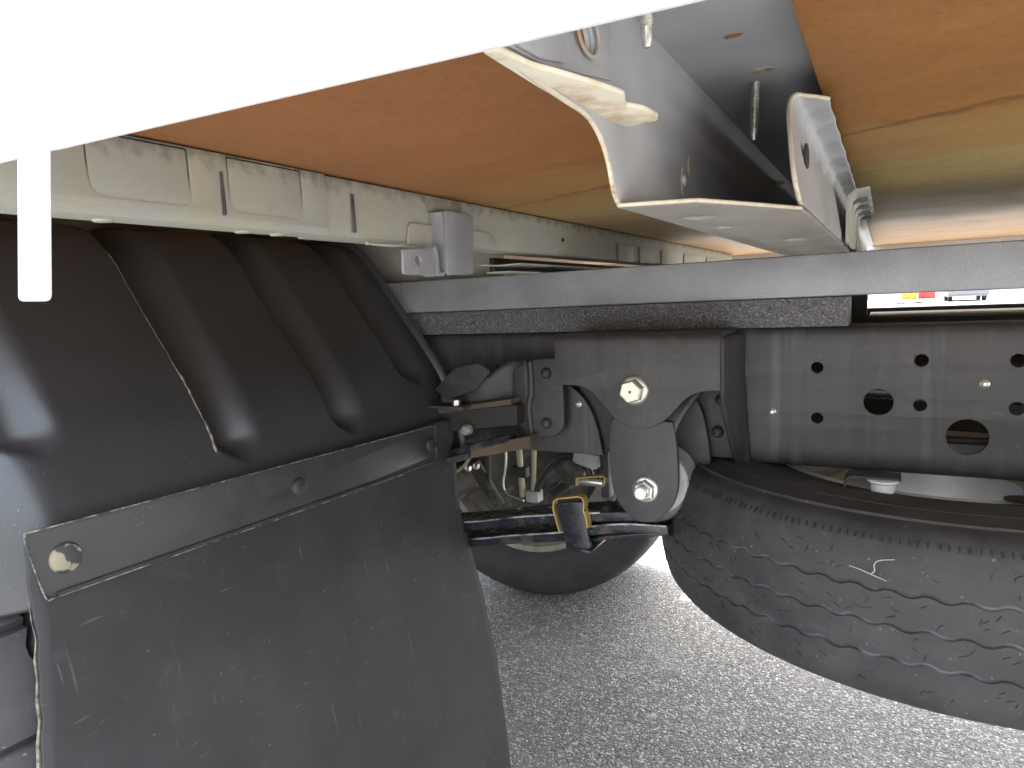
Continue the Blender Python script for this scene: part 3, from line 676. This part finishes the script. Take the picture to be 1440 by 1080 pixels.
# rebound clip with gold liner
cl = plate('rebound_clip', smooth_loop([(-.4035, .5620), (-.3650, .5680), (-.3625, .5600), (-.3600, .5400), (-.3580, .5200), (-.3540, .5040), (-.3640, .4990), (-.3900, .4950), (-.3935, .5100), (-.3980, .5300), (-.4030, .5480)], 3), 'xz', -.0990, .006, M_LEAF, ls, bevel=.0012)
lin = [(-.4000, .5200), (-.4050, .5380), (-.4090, .5530), (-.4080, .5640), (-.4040, .5680), (-.3700, .5750), (-.3645, .5735), (-.3625, .5660), (-.3640, .5560), (-.3600, .5450), (-.3585, .5320)]
link('gold_liner', sweep_mesh(thicken(lin, .0017), 'y', -.1005, -.0860, True), M_GOLD, ls)
link('clip_base', box_mesh((-.392, -.0985, .4935), (-.355, -.022, .4985), .0015), M_LEAF, ls)
link('clip_bolt', xform(lathe_mesh([(.0001, 0), (.0052, 0), (.0058, .001), (.0058, .034), (.0052, .035), (.0001, .035)], 16, 'x'), Matrix.Translation((-.3960, -.0270, .5765))), M_ZINC, ls)
tm_ = sweep_mesh(thicken([(-.4005, .5710), (-.4010, .5820), (-.3585, .5890), (-.3560, .5870), (-.3560, .5780)], .0014), 'y', -.036, -.022, True)
link('gold_liner', tm_, M_GOLD, ls)

# ------------------------------------------------------------ bump-stop bracket and gussets left of the hanger
bs = part('bump_stop_bracket', 'black riveted bump stop bracket beside the mudguard', (-.5, -.04, .7))
plate('casting', rounded([(-.5000, .6830), (-.4950, .7480), (-.4621, .7632), (-.4266, .7655), (-.4120, .7655), (-.4117, .6619), (-.4257, .6471), (-.4741, .6400)], [.004, .01, .006, .004, .003, .012, .012, .006]), 'xz', -.047, .012, M_BLACK, bs, bevel=.0028)
for z in (.7426, .6671): link('rivet', rivet, M_BLACK, bs, (-.4378 if z > .7 else -.4405, -.047, z))
rb = [(-.4590, -.0) , (-.4680, 0)]
link('casting_ridge', tube_mesh([(-.4640, -.047, .7600), (-.4635, -.0475, .7150), (-.4690, -.0475, .6900), (-.4660, -.0475, .6450)], .0048, 10), M_BLACK, bs)
def web_fn(u, v):
    x = -.470 - .150 * u
    zt = .7632 - .006 * u - .040 * max(0, u - .35) / .65 - .016 * math.exp(-((u - .42) / .13) ** 2)
    zb2 = .700 - .010 * u
    return (x, -.042 - .022 * u ** 1.5 + .006 * math.sin(u * 9), zb2 + (zt - zb2) * v)
wo = link('sloping_web', grid_mesh(web_fn, 30, 6), M_BLACK, bs); q = wo.modifiers.new('s', 'SOLIDIFY'); q.thickness = .006
plate('wing_plate', rounded([(-.6250, .7176), (-.5838, .7524), (-.5400, .7600), (-.5191, .7473), (-.5464, .7192), (-.6008, .7008)], .006), 'xz', -.072, .004, M_BLACK, bs, bevel=.0012)
link('nut', xform(lathe_mesh([(.0055, -.006), (.0068, -.005), (.0068, .004)], 6, 'z', hexn=6), Matrix.Translation((-.575, -.085, .7000))), M_ZINCY, bs)
box('flange_shelf', (-.640, -.098, .6915), (-.555, -.030, .6955), M_BRACKET, bs, .001)
def shelf(name, x0, x1, z0, z1, t, y0, y1, mt): 
    link(name, sweep_mesh([(x0, z0), (x1, z1), (x1, z1 - t), (x0, z0 - t)], 'y', y0, y1, True), mt, bs)
shelf('rubber_stop', -.640, -.485, .684, .706, .008, -.075, -.03, M_COPPER)
shelf('rubber_stop', -.640, -.478, .676, .697, .030, -.070, -.03, M_DARK)
shelf('clamp_bar', -.640, -.490, .610, .653, .010, -.082, -.050, M_LEAF)
shelf('clamp_bar', -.640, -.560, .600, .622, .010, -.094, -.070, M_BRACKET)
shelf('packing', -.640, -.455, .612, .652, .018, -.075, -.040, M_COPPER)
link('round_nut', xform(lathe_mesh([(.0001, -.008), (.006, -.0075), (.009, -.003), (.009, .004)], 16, 'y'), Matrix.Translation((-.562, -.080, .657))), M_ZINC, bs)
plate('gusset_plate', smooth_loop([(-.4143, .7230), (-.3960, .7090), (-.3800, .6870), (-.3700, .6600), (-.3630, .6250)], 4, False) + [(-.3606, .6178), (-.4300, .6175), (-.5400, .6175), (-.5400, .7500), (-.4143, .7500)], 'xz', -.0225, .008, M_RAIL, bs, bevel=.0012)
clip2 = link('clip_screw', clip, M_ZINC, bs, (-.3985, -.0225, .6935))

# ------------------------------------------------------------ mudguard, strip, flap
fd = part('mudguard', 'ribbed black plastic mudguard with rounded grooves', (-.62, -.4, .62))
prof_f = [(-1.30, .70), (-1.22, .84), (-1.10, .93), (-1.0, .9585), (-.930, .9700), (-.870, .9685), (-.815, .9560), (-.775, .9240), (-.745, .8840), (-.715, .8430), (-.680, .7980), (-.650, .7560), (-.630, .7200), (-.616, .6800), (-.608, .6450), (-.604, .6150)]
PF = [Vector(p) for p in smooth_loop(prof_f, 40, False)]
cum = [0.]
for i in range(1, len(PF)): cum.append(cum[-1] + (PF[i] - PF[i - 1]).length)
LT = cum[-1]; cum = np.array(cum); PX = np.array([p.x for p in PF]); PZ = np.array([p.y for p in PF])
def fpt(s):
    x, z = np.interp(s, cum, PX), np.interp(s, cum, PZ); x2, z2 = np.interp(s + .004, cum, PX), np.interp(s + .004, cum, PZ)
    x1, z1 = np.interp(s - .004, cum, PX), np.interp(s - .004, cum, PZ)
    d = Vector((x2 - x1, z2 - z1)).normalized(); return x, z, d.y * -1, d.x   # outward normal (-dz, dx)
GR = [(-.650, .7430), (-.452, .6930), (-.277, .6890), (-.108, .7350)]
def s_of_z(z):
    k = np.searchsorted(-PZ[len(PZ) // 2:], -z); return cum[len(PZ) // 2 + min(k, len(PZ) // 2 - 1)]
GS = [(y, s_of_z(z)) for y, z in GR]
Y0, Y1 = -.742, -.036
def fend(u, v):
    s = .12 + (LT - .12) * u; y = Y0 + (Y1 - Y0) * v
    x, z, nx, nz = fpt(s)
    dep = 0
    for gy, gs in GS:
        ce = gs - .0275                                   # capsule end centre
        dy = y - gy; dd = abs(dy) if s < ce else math.hypot(dy, s - ce)
        dep = max(dep, 1 - sstep(.012, .029, dd))
    off = -.017 * dep
    off += .0012 * math.sin(y * 21 + 1) * math.sin(s * 14)       # moulded sheet is not dead flat
    return (x - nx * off * -1, y, z + nz * off)
# normal sign: check that it points away from the wheel (towards +x on the rear face)
_x, _z, _nx, _nz = fpt(LT - .05)
SG = 1 if _nx > 0 else -1
def fend2(u, v):
    s = .12 + (LT - .12) * u; y = Y0 + (Y1 - Y0) * v
    x, z, nx, nz = fpt(s); nx *= SG; nz = abs(nz)
    dep = 0
    for gy, gs in GS:
        ce = gs - .0275; dy = y - gy; dd = abs(dy) if s < ce else math.hypot(dy, s - ce)
        dep = max(dep, 1 - sstep(.003, .026 + .016 * sstep(-.012, .016, dy), dd))
    off = -.025 * dep + .0012 * math.sin(y * 21 + 1) * math.sin(s * 14)
    off -= .125 * max(0., (-.640 - y) / .102) ** 2
    return (x + nx * off, y, z + nz * off)
shell = link('shell', grid_mesh(fend2, 230, 250, sharp=80), M_PLASTIC, fd); q = shell.modifiers.new('s', 'SOLIDIFY'); q.thickness = .003; q.offset = -1
# outer lip at the inboard edge
def liplane(u, v):
    s = .12 + (LT - .12) * u; x, z, nx, nz = fpt(s); nx *= SG; nz = abs(nz)
    h, yy = [(-.002, Y1 - .004), (.009, Y1 - .002), (.011, Y1 + .001), (.009, Y1 + .004), (-.004, Y1 + .005)][int(round(v * 4))]
    return (x + nx * h, yy, z + nz * h)
link('edge_lip', grid_mesh(liplane, 150, 4, sharp=60), M_PLASTIC, fd)
# scraped edge of the second groove
gy, gs = GS[1]; pts = []
for i in range(60):
    s = gs - .012 - .27 * i / 59; v = (gy - .0245 - Y0) / (Y1 - Y0); p = fend2((s - .12) / (LT - .12), v); pts.append((p[0] + .0008, p[1] + random.uniform(-.0006, .0006), p[2] + .0003))
wid = [random.uniform(.3, 1.1) * (1.25 if i < 22 else .5) for i in range(60)]
tube('scrape', pts, .0013, M_SCRAPE, fd, 6, 0, lambda i: wid[i])
# clamp strip
ms = part('clamp_strip', 'satin black metal clamp strip with three round bolts', (-.6, -.4, .65))
def strip_fn(u, v):
    y = -.6775 + (.5595) * u
    zt = .6842 - .0155 * u; zl = .6256 - .0135 * u
    e = .0028 * (sstep(.86, 1, v)) - .0005 + .0040 * sstep(.16, 0, v)
    return (-.6000 + e, y, zl + (zt - zl) * v)
cut = [(-.6775, .6795), (-.6745, .6842), (-.1180, .6688), (-.1180, .6120), (-.6600, .6250), (-.6640, .6255), (-.6690, .6300)]
sm_ = plate_mesh(rounded(cut, .0015, 2), (), 'yz', -.5965, .003, .0010)
link('strip_plate', sm_, M_STRIP, ms)
rolled = lambda z0, z1, ya, yb, dx: tube_mesh([(dx, ya, z0), (dx, (ya + yb) / 2, (z0 + z1) / 2), (dx, yb, z1)], .0026, 10, 4)
link('rolled_edge', rolled(.6270, .6140, -.660, -.119, -.5968), M_STRIP, ms)
for pts_, rr in (([(-.5955, -.6745, .6846), (-.5955, -.40, .6770), (-.5955, -.118, .6692)], .0010), ([(-.5945, -.6640, .6252), (-.5945, -.42, .6190), (-.5945, -.20, .6136)], .0008), ([(-.5955, -.6745, .6846), (-.5955, -.6778, .6795), (-.5955, -.6692, .6298), (-.5950, -.6640, .6252)], .0009), ([(-.5955, -.1176, .6690), (-.5955, -.1176, .6125)], .0009)):
    tube('chipped_edge', pts_, rr * .7, M_EDGE, ms, 6, 5)
hd = lathe_mesh([(.0001, -.0050), (.0085, -.0048), (.0118, -.0036), (.0130, -.0015), (.0130, .001)], 20, 'y')
hd = xform(hd, Matrix.Rotation(R(90), 4, 'Z'))
for i, (y, z) in enumerate(((-.6496, .6550), (-.3929, .6467), (-.1300, .6412))):
    b = link('strip_bolt', hd if i == 0 else hd.copy(), M_WORN if i == 0 else M_STRIP, ms, (-.5963, y, z))
    if i == 0: b['label'] = 'round bolt with worn patchy paint'
    else: b.data.materials.clear(); b.data.materials.append(M_STRIP)
    if i: b.scale = (1, .85, .85)
# rubber flap
ZF = [.672, .645, .622, .602, .508, .41, .30, .20, .10, .06]; XF = [-.6040, -.6035, -.6015, -.5960, -.5690, -.5430, -.5230, -.5130, -.5060, -.5030]
def flap(u, v):
    z = .672 - .612 * v
    xo = float(np.interp(-z, [-q for q in ZF], XF))
    yn = -.676 - .055 * sstep(0.05, .6, v); yf = -.0640 - .034 * sstep(.05, .25, v)
    y = yn + (yf - yn) * u
    x = xo - .012 * (1 - u) * sstep(0, .35, v) + .0004 * math.sin(v * 70) * (u < .02)
    return (x, y + (.0012 * math.sin(v * 90) * math.sin(v * 37) if u < .01 else 0), z)
fm = grid_mesh(flap, 60, 90, sharp=60)
mf = link('mud_flap', fm, M_FLAP, truck); q = mf.modifiers.new('s', 'SOLIDIFY'); q.thickness = .005; q.offset = -1
mf['label'] = 'scratched dark rubber mud flap hanging from the clamp strip'
ep = [Vector(flap(0, i / 40)) + Vector((-.001, -.0008, 0)) for i in range(3, 41)]
tube('frayed_edge', [tuple(p) for p in ep], .0024, M_SCRAPE, mf, 6, 0, lambda i: min(1, i / 9 + .15) * (.7 + .25 * math.sin(i * 2.7)))

# ------------------------------------------------------------ tyres and rims
def tyre_mesh(Rt, hw, rim_r, n_zig, steps, grooves, gw, gd, zig, notches=0, axis='z', side_bulge=.010, lateral=0, lat_d=.007):
    """returns mesh with slots: 0 rubber, 1 groove. columns of vertices follow the zig-zag grooves"""
    N = n_zig * steps; tw = hw * .80
    side_t = [(rim_r - .004, hw * .72), (rim_r + .012, hw * .80), (rim_r + .018, hw * .86), (rim_r + (Rt - rim_r) * .35, hw * .97), (rim_r + (Rt - rim_r) * .55, hw), (rim_r + (Rt - rim_r) * .74, hw * .97), (Rt - .030, hw * .93), (Rt - .022, hw * .895), (Rt - .0155, hw * .845)]
    cols = [(r, z, 0, 'side') for r, z in side_t]
    def crown(z): return Rt - .011 * (abs(z) / tw) ** 2.4
    cols.append((crown(tw * .96), tw * .96, 0, 'sh'))
    edges = sorted(grooves, reverse=True); prev = tw * .96
    for g in edges:
        midz = (prev + g + gw) / 2; cols.append((crown(midz), midz, .5, 't'))
        cols += [(crown(g), g + gw, 1, 't'), (crown(g) - gd, g + gw * .55, 1, 'g'), (crown(g) - gd, g - gw * .55, 1, 'g'), (crown(g), g - gw, 1, 't')]
        prev = g - gw
    midz = (prev - tw * .96) / 2; cols.append((crown(midz), midz, .5, 't'))
    cols.append((crown(tw * .96), -tw * .96, 0, 'sh'))
    cols += [(r, -z, 0, 'side') for r, z in side_t[::-1]]
    vs, fs, mi = [], [], []
    for i in range(N):
        t = 2 * math.pi * i / N; ph = (i % steps) / steps
        zz = zig * (1 - abs(ph * 2 - 1) * 2 if True else 0); zz = max(-zig * .75, min(zig * .75, zz * 1.3))
        jit = .35 * zig * math.sin(i * .07)
        for k, (r, z, f, kind) in enumerate(cols):
            rr = r
            if notches and kind == 'side' and Rt - .018 < r and (i * notches * 2 // N) % 2: rr -= .0026
            if lateral and kind in ('t', 'sh') and (i % lateral) == 0: rr -= lat_d
            vs.append((rr * math.cos(t), rr * math.sin(t), z + (zz + jit * 0) * (1 if f == 1 else 0)))
    m_ = len(cols)
    for i in range(N):
        i2 = (i + 1) % N
        for k in range(m_ - 1):
            fs.append((i * m_ + k, i * m_ + k + 1, i2 * m_ + k + 1, i2 * m_ + k))
            mi.append(1 if (cols[k][3] == 'g' or cols[k + 1][3] == 'g') else 0)
    me = bpy.data.meshes.new('tyre'); me.from_pydata(vs, [], fs)
    me.polygons.foreach_set('material_index', mi); finish(me, 38)
    if axis == 'y': me.transform(Matrix.Rotation(R(90), 4, 'X'))
    return me
def rim_mesh(r, hw, axis='z', dish=.02, holes=True):
    pr_ = [(r + .014, hw * .80), (r + .016, hw * .845), (r + .010, hw * .87), (r - .002, hw * .80), (r - .010, hw * .55), (r - .018, dish), (r - .045, dish + .012), (r * .71, dish + .022), (r * .49, dish + .030), (r * .42, dish + .028), (r * .40, dish), (r * .40, -.02)]
    me = lathe_mesh(pr_, 64, 'z', sharp=30)
    bm = bmesh.new(); bm.from_mesh(me)
    bmesh.ops.delete(bm, geom=[f for f in bm.faces if len(f.verts) > 8], context='FACES'); bm.to_mesh(me); bm.free(); finish(me, 30)
    if axis == 'y': me.transform(Matrix.Rotation(R(90), 4, 'X'))
    return me
def ring_mesh(prof, n, axis):
    me = lathe_mesh(prof, n, axis); bm = bmesh.new(); bm.from_mesh(me)
    bmesh.ops.delete(bm, geom=[f for f in bm.faces if len(f.verts) > 8], context='FACES'); bm.to_mesh(me); bm.free(); return finish(me, 40)
# spare wheel lying flat under the rail
sw = empty('spare_wheel', (.080, .150, .43), 'worn spare tyre lying flat in its carrier under the drilled rail', 'spare wheel')
tm1 = tyre_mesh(.392, .098, .205, 78, 8, (.034, .0, -.034), .0023, .0028, .0027, notches=104)
ty = link('tyre', tm1, [M_TYRE, M_GROOVE], sw, (.080, .150, .522)); ty.rotation_euler = (R(-.6), 0, .3)
# sipes: short cuts on the ribs, joined
vs, fs = [], []
for i in range(300):
    t = random.uniform(math.pi * .95, math.pi * 1.85); rib = random.choice((.055, .017, -.017, -.055)); z = rib + random.uniform(-.010, .010)
    L = random.uniform(.0022, .0045); an = random.choice((.45, -.45, 1.2)) + random.uniform(-.2, .2); r = .3922 - .011 * (abs(z) / .0784) ** 2.4
    a, b = L * math.cos(an), L * math.sin(an); k = len(vs); wn = .00028
    for sx, sz, dr in ((-a + wn * math.sin(an), -b - wn, 0), (a + wn * math.sin(an), b - wn, 0), (a - wn * math.sin(an), b + wn, 0), (-a - wn * math.sin(an), -b + wn, 0)):
        q = t + sx / r
        vs.append(((r + .0002) * math.cos(q), (r + .0002) * math.sin(q), z + sz))
    for sx, sz, dr in ((-a, -b, 0), (a, b, 0)):
        q = t + sx / r; vs.append(((r - .003) * math.cos(q), (r - .003) * math.sin(q), z + sz))
    fs += [(k, k + 1, k + 2, k + 3), (k, k + 4, k + 5, k + 1), (k + 3, k + 2, k + 5, k + 4)]
for i in range(300):
    t = math.pi * 2 * i / 300 + random.uniform(-.003, .003); k = len(vs); q = .0009 / .38
    for rr, zz, dt in ((.3773, .0828, -q), (.3773, .0828, q), (.3808, .0778, q * .6), (.3808, .0778, -q * .6)): vs.append((rr * math.cos(t + dt), rr * math.sin(t + dt), zz))
    for rr, zz, dt in ((.372, .080, 0), (.378, .0735, 0)): vs.append((rr * math.cos(t), rr * math.sin(t), zz))
    fs += [(k, k + 1, k + 2, k + 3), (k, k + 4, k + 5, k + 3), (k + 1, k + 2, k + 5, k + 4)]
for rr, zz in ((.350, .0955), (.318, .0972)):
    rg = link('sidewall_ridge', ring_mesh([(rr - .0022, zz - .004), (rr - .0010, zz + .0004), (rr + .0010, zz + .0002), (rr + .0022, zz - .004)], 160, 'z'), M_TYRE, sw, (.080, .150, .522)); rg.rotation_euler = (R(-.6), 0, 0)
me = bpy.data.meshes.new('sipes'); me.from_pydata(vs, [], fs)
si = link('sipes', me, M_SIPE, sw, (.080, .150, .522)); si['kind'] = 'stuff'; si.rotation_euler = (R(-.6), 0, 0)
rm = link('rim', rim_mesh(.205, .098), M_RIM, sw, (.080, .150, .522)); rm.rotation_euler = (R(-.6), 0, 0)
rd = rm
tw = empty('twig', (-.01, -.235, .57), 'tiny dry forked straw caught on the spare tyre tread', 'twig')
for pts_ in ([(-.0262, -.2293, .5776), (-.0170, -.2322, .5765), (-.0075, -.2340, .5737), (.0064, -.2368, .5700)], [(-.0075, -.2340, .5737), (-.0039, -.2349, .5775), (-.0045, -.2352, .5835), (-.0005, -.2356, .5889), (.0124, -.2379, .5925)]):
    tube('stem', pts_, .0005, M_TAN, tw, 6, 3)
# carrier bracket and nut under the rail
cb = part('spare_carrier', 'bent steel spare carrier bracket with white nut', (-.02, -.05, .61))
prf = [(-.0780, .6090), (-.0420, .6080), (-.0370, .6105), (-.0355, .6230), (-.0330, .6268), (-.0280, .6280), (.0200, .6275)]
link('carrier_strap', sweep_mesh(thicken(prf, .0028), 'y', -.082, -.050, True), M_BRACKET, cb)
nu = lathe_mesh([(.0001, -.0130), (.0105, -.0130), (.0125, -.0115), (.0130, -.0020), (.0165, 0), (.0165, .0025), (.0001, .0025)], 28, 'z')
link('carrier_nut', nu, mat('white_nylon', (.75, .76, .76), .4), cb, (.0020, -.076, .6255))
plate('rim_slot', ell(.135, -.060, .018, .016), 'xy', .612, .001, M_DARK, cb, bevel=.0001)

# road wheels on the driven axle
def wheel(name, y_face, facing, tyre_me, rim_me, label, mt):
    wl = empty(name, (-1.085, y_face, GZ), label, parent=truck)
    t = link('tyre', tyre_me, mt, wl, (-1.085, y_face, GZ + .526)); 
    r_ = link('rim', rim_me, M_RIM2, wl, (-1.085, y_face, GZ + .526))
    if facing < 0: t.rotation_euler = (0, 0, R(180)); r_.rotation_euler = (0, 0, R(180))
    return wl
tmw = tyre_mesh(.526, .120, .345, 72, 10, (.048, .0, -.048), .0030, .010, .004, notches=90, axis='y', lateral=20)
rmw = rim_mesh(.345, .120, 'y', dish=.03)
wheel('road_wheel', -.622, 1, tmw, rmw, 'near road wheel hidden behind the mud flap', [M_TYRE, M_SIPE])
wheel('road_wheel', -.362, 1, tmw, rmw, None, [M_TYRE, M_SIPE])
wheel('road_wheel', 1.166, 1, tmw, rmw, 'far inner road wheel seen below the leaf spring', [M_TYRE2, M_SIPE])
wheel('road_wheel', 1.42, -1, tmw, rmw, None, [M_TYRE2, M_SIPE])
# axle, drum, brake gear
ax = part('rear_axle', 'greasy rear axle with brake drum and pipes', (-1.085, .4, .27))
AZ = GZ + .526
def ax_prof():
    return [(.05, -.56), (.05, .06), (.05, .18), (.05, .98), (.10, 1.015), (.16, 1.02), (.22, 1.03)]
link('axle_housing', xform(lathe_mesh(ax_prof(), 28, 'y'), Matrix.Translation((-1.085, 0, AZ))), M_GREASE, ax)
link('brake_drum', xform(lathe_mesh([(.10, 1.02), (.262, 1.02), (.272, 1.03), (.272, 1.14), (.10, 1.15)], 48, 'y'), Matrix.Translation((-1.085, 0, AZ))), M_GREASE, ax)
yj = .45
tube('shock_absorber', [(-.893, yj, .452), (-.826, yj, .350)], .017, M_GREASE, ax, 14, 0)
tube('guard_rod', [(-.849, yj, .60), (-.852, yj, .36)], .0055, M_GREASE, ax, 8, 0)
tube('brake_pipe', [(-.798, yj, .60), (-.800, yj, .47), (-.811, yj, .410), (-.800, yj, .385), (-.756, yj, .372)], .0028, M_ZINC, ax, 8)
tube('adjuster_rod', [(-.767, yj, .62), (-.758, yj, .382)], .0075, M_YEL, ax, 10, 0)
box('rod_clamp', (-.785, yj - .012, .430), (-.742, yj + .012, .456), M_DARK, ax, .004)
tube('adjuster_rod', [(-.714, yj, .62), (-.729, yj, .395)], .0062, M_YEL, ax, 10, 0)
box('valve_block', (-.745, yj - .01, .372), (-.712, yj + .02, .400), M_BUSH, ax, .003)
tube('brake_hose', [(-.722, yj, .392), (-.705, yj, .430), (-.675, yj, .470), (-.640, yj, .492), (-.600, yj, .482), (-.575, yj, .440)], .0085, M_HOSE, ax, 10)
tube('brake_hose', [(-.700, yj + .05, .385), (-.670, yj + .05, .405), (-.640, yj + .05, .440), (-.610, yj + .05, .46)], .0150, M_HOSE, ax, 10)
link('hub_cover', xform(lathe_mesh([(.0001, -.012), (.026, -.010), (.036, 0), (.036, .02)], 24, 'y'), Matrix.Translation((-.632, yj, .458))), M_GREASE, ax)
link('valve_body', xform(box_mesh((-.030, -.02, -.016), (.030, .02, .020), .006), Matrix.Translation((-.590, yj + .01, .486)) @ Matrix.Rotation(.25, 4, 'Y')), M_BUSH, ax)
box('stop_bracket', (-.556, yj, .40), (-.536, yj + .03, .52), M_GREASE, ax, .002)
tube('brake_pipe', [(-.905, .25, .52), (-.86, .26, .47), (-.80, .27, .50), (-.77, .28, .56)], .0032, M_YEL, ax, 8)
for x, z in ((-.865, .440), (-.842, .447)): link('pipe_union', xform(lathe_mesh([(.006, -.006), (.0085, 0), (.006, .006)], 8, 'x'), Matrix.Translation((x, .38, z + .02))), M_ZINC, ax)
box('spring_seat', (-.95, -.10, .355), (-.78, 0.0, .40), M_BLACK, ax, .006)
box('hole_backdrop', (-.30, .60, .40), (.42, .675, .70), M_DARK, truck, .02)  # invented dark box, keeps sunlit ground out of the rail holes
box('gap_backdrop', (-2.0, .72, .30), (-1.02, .90, .66), M_DARK, truck, .03)  # added dark box, blocks bright ground between flap and far tyre
box('tank', (-2.3, .15, .25), (-1.5, .62, .62), M_BLACK, truck, .03)

# ------------------------------------------------------------ far things seen through the slit above the rail
wb = empty('building', (2, 58, GZ), 'plain white building far behind the truck, in the slit', 'building')
link('wall', box_mesh((-14, 58, GZ), (30, 66, 5.0), .02), M_WALL, wb)
link('roof', box_mesh((-14.4, 57.6, 5.0), (30.4, 66.4, 5.25), .02), M_CARP, wb)
for i in range(10):
    x = -12 + i * 4; f_ = link('window', box_mesh((x, 57.95, 1.6), (x + 2, 57.99, 3.2), .01), M_GLASS, wb)
for lab, x0, x1, mt in (('orange upright banner far off in the slit above the rail', .75, 1.45, M_ORANGE), ('red upright banner far off beside the orange one', 1.5, 2.25, M_RED)):
    bn = empty('banner', ((x0 + x1) / 2, 40, GZ), lab, 'banner', 'upright banners far off')
    def cloth(u, v, x0=x0, x1=x1): return (x0 + (x1 - x0) * u, 40 + .05 * math.sin(u * 7 + v * 3), .02 + 2.2 * v)
    c_ = link('cloth', grid_mesh(cloth, 10, 12), mt, bn); q = c_.modifiers.new('s', 'SOLIDIFY'); q.thickness = .01
    tube('pole', [(x0, 40, GZ), (x0, 40, 2.6)], .02, M_ZINC, bn, 8, 0)
    link('base', box_mesh((x0 - .2, 39.8, GZ), (x0 + .2, 40.2, GZ + .06), .01), M_DARK, bn)
car = empty('car', (3.7, 42, GZ), 'grey parked car far off in the slit above the rail', 'car')
cp = [(-1.0, .25), (-1.02, .55), (-.98, .95), (-.70, 1.02), (-.40, 1.45), (1.2, 1.48), (1.9, 1.02), (2.9, .90), (3.05, .6), (3.02, .25)]
bo_ = sweep_mesh([(y + 41.5, z + GZ) for y, z in cp], 'x', 2.85, 4.55, True)
link('body', bo_, M_CARP, car)
link('window', xform(box_mesh((2.98, 0, 0), (4.42, .02, .38), .005), Matrix.Translation((0, 40.88, .98)) @ Matrix.Rotation(-.6, 4, 'X')), M_GLASS, car)
for x in (2.9, 4.2): link('tail_lamp', box_mesh((x, 40.46, .62), (x + .3, 40.50, .78), .01), M_LAMP, car)
link('bumper', box_mesh((2.83, 40.40, .16), (4.57, 40.60, .42), .04), M_CARP, car)
for x in (2.86, 4.34):
    for y in (41.2, 43.7): link('wheel', xform(lathe_mesh([(.12, 0), (.2, .01), (.31, .02), (.32, .05), (.32, .17), (.30, .2), (.12, .2)], 24, 'x'), Matrix.Translation((x, y, GZ + .32))), M_TYRE, car)
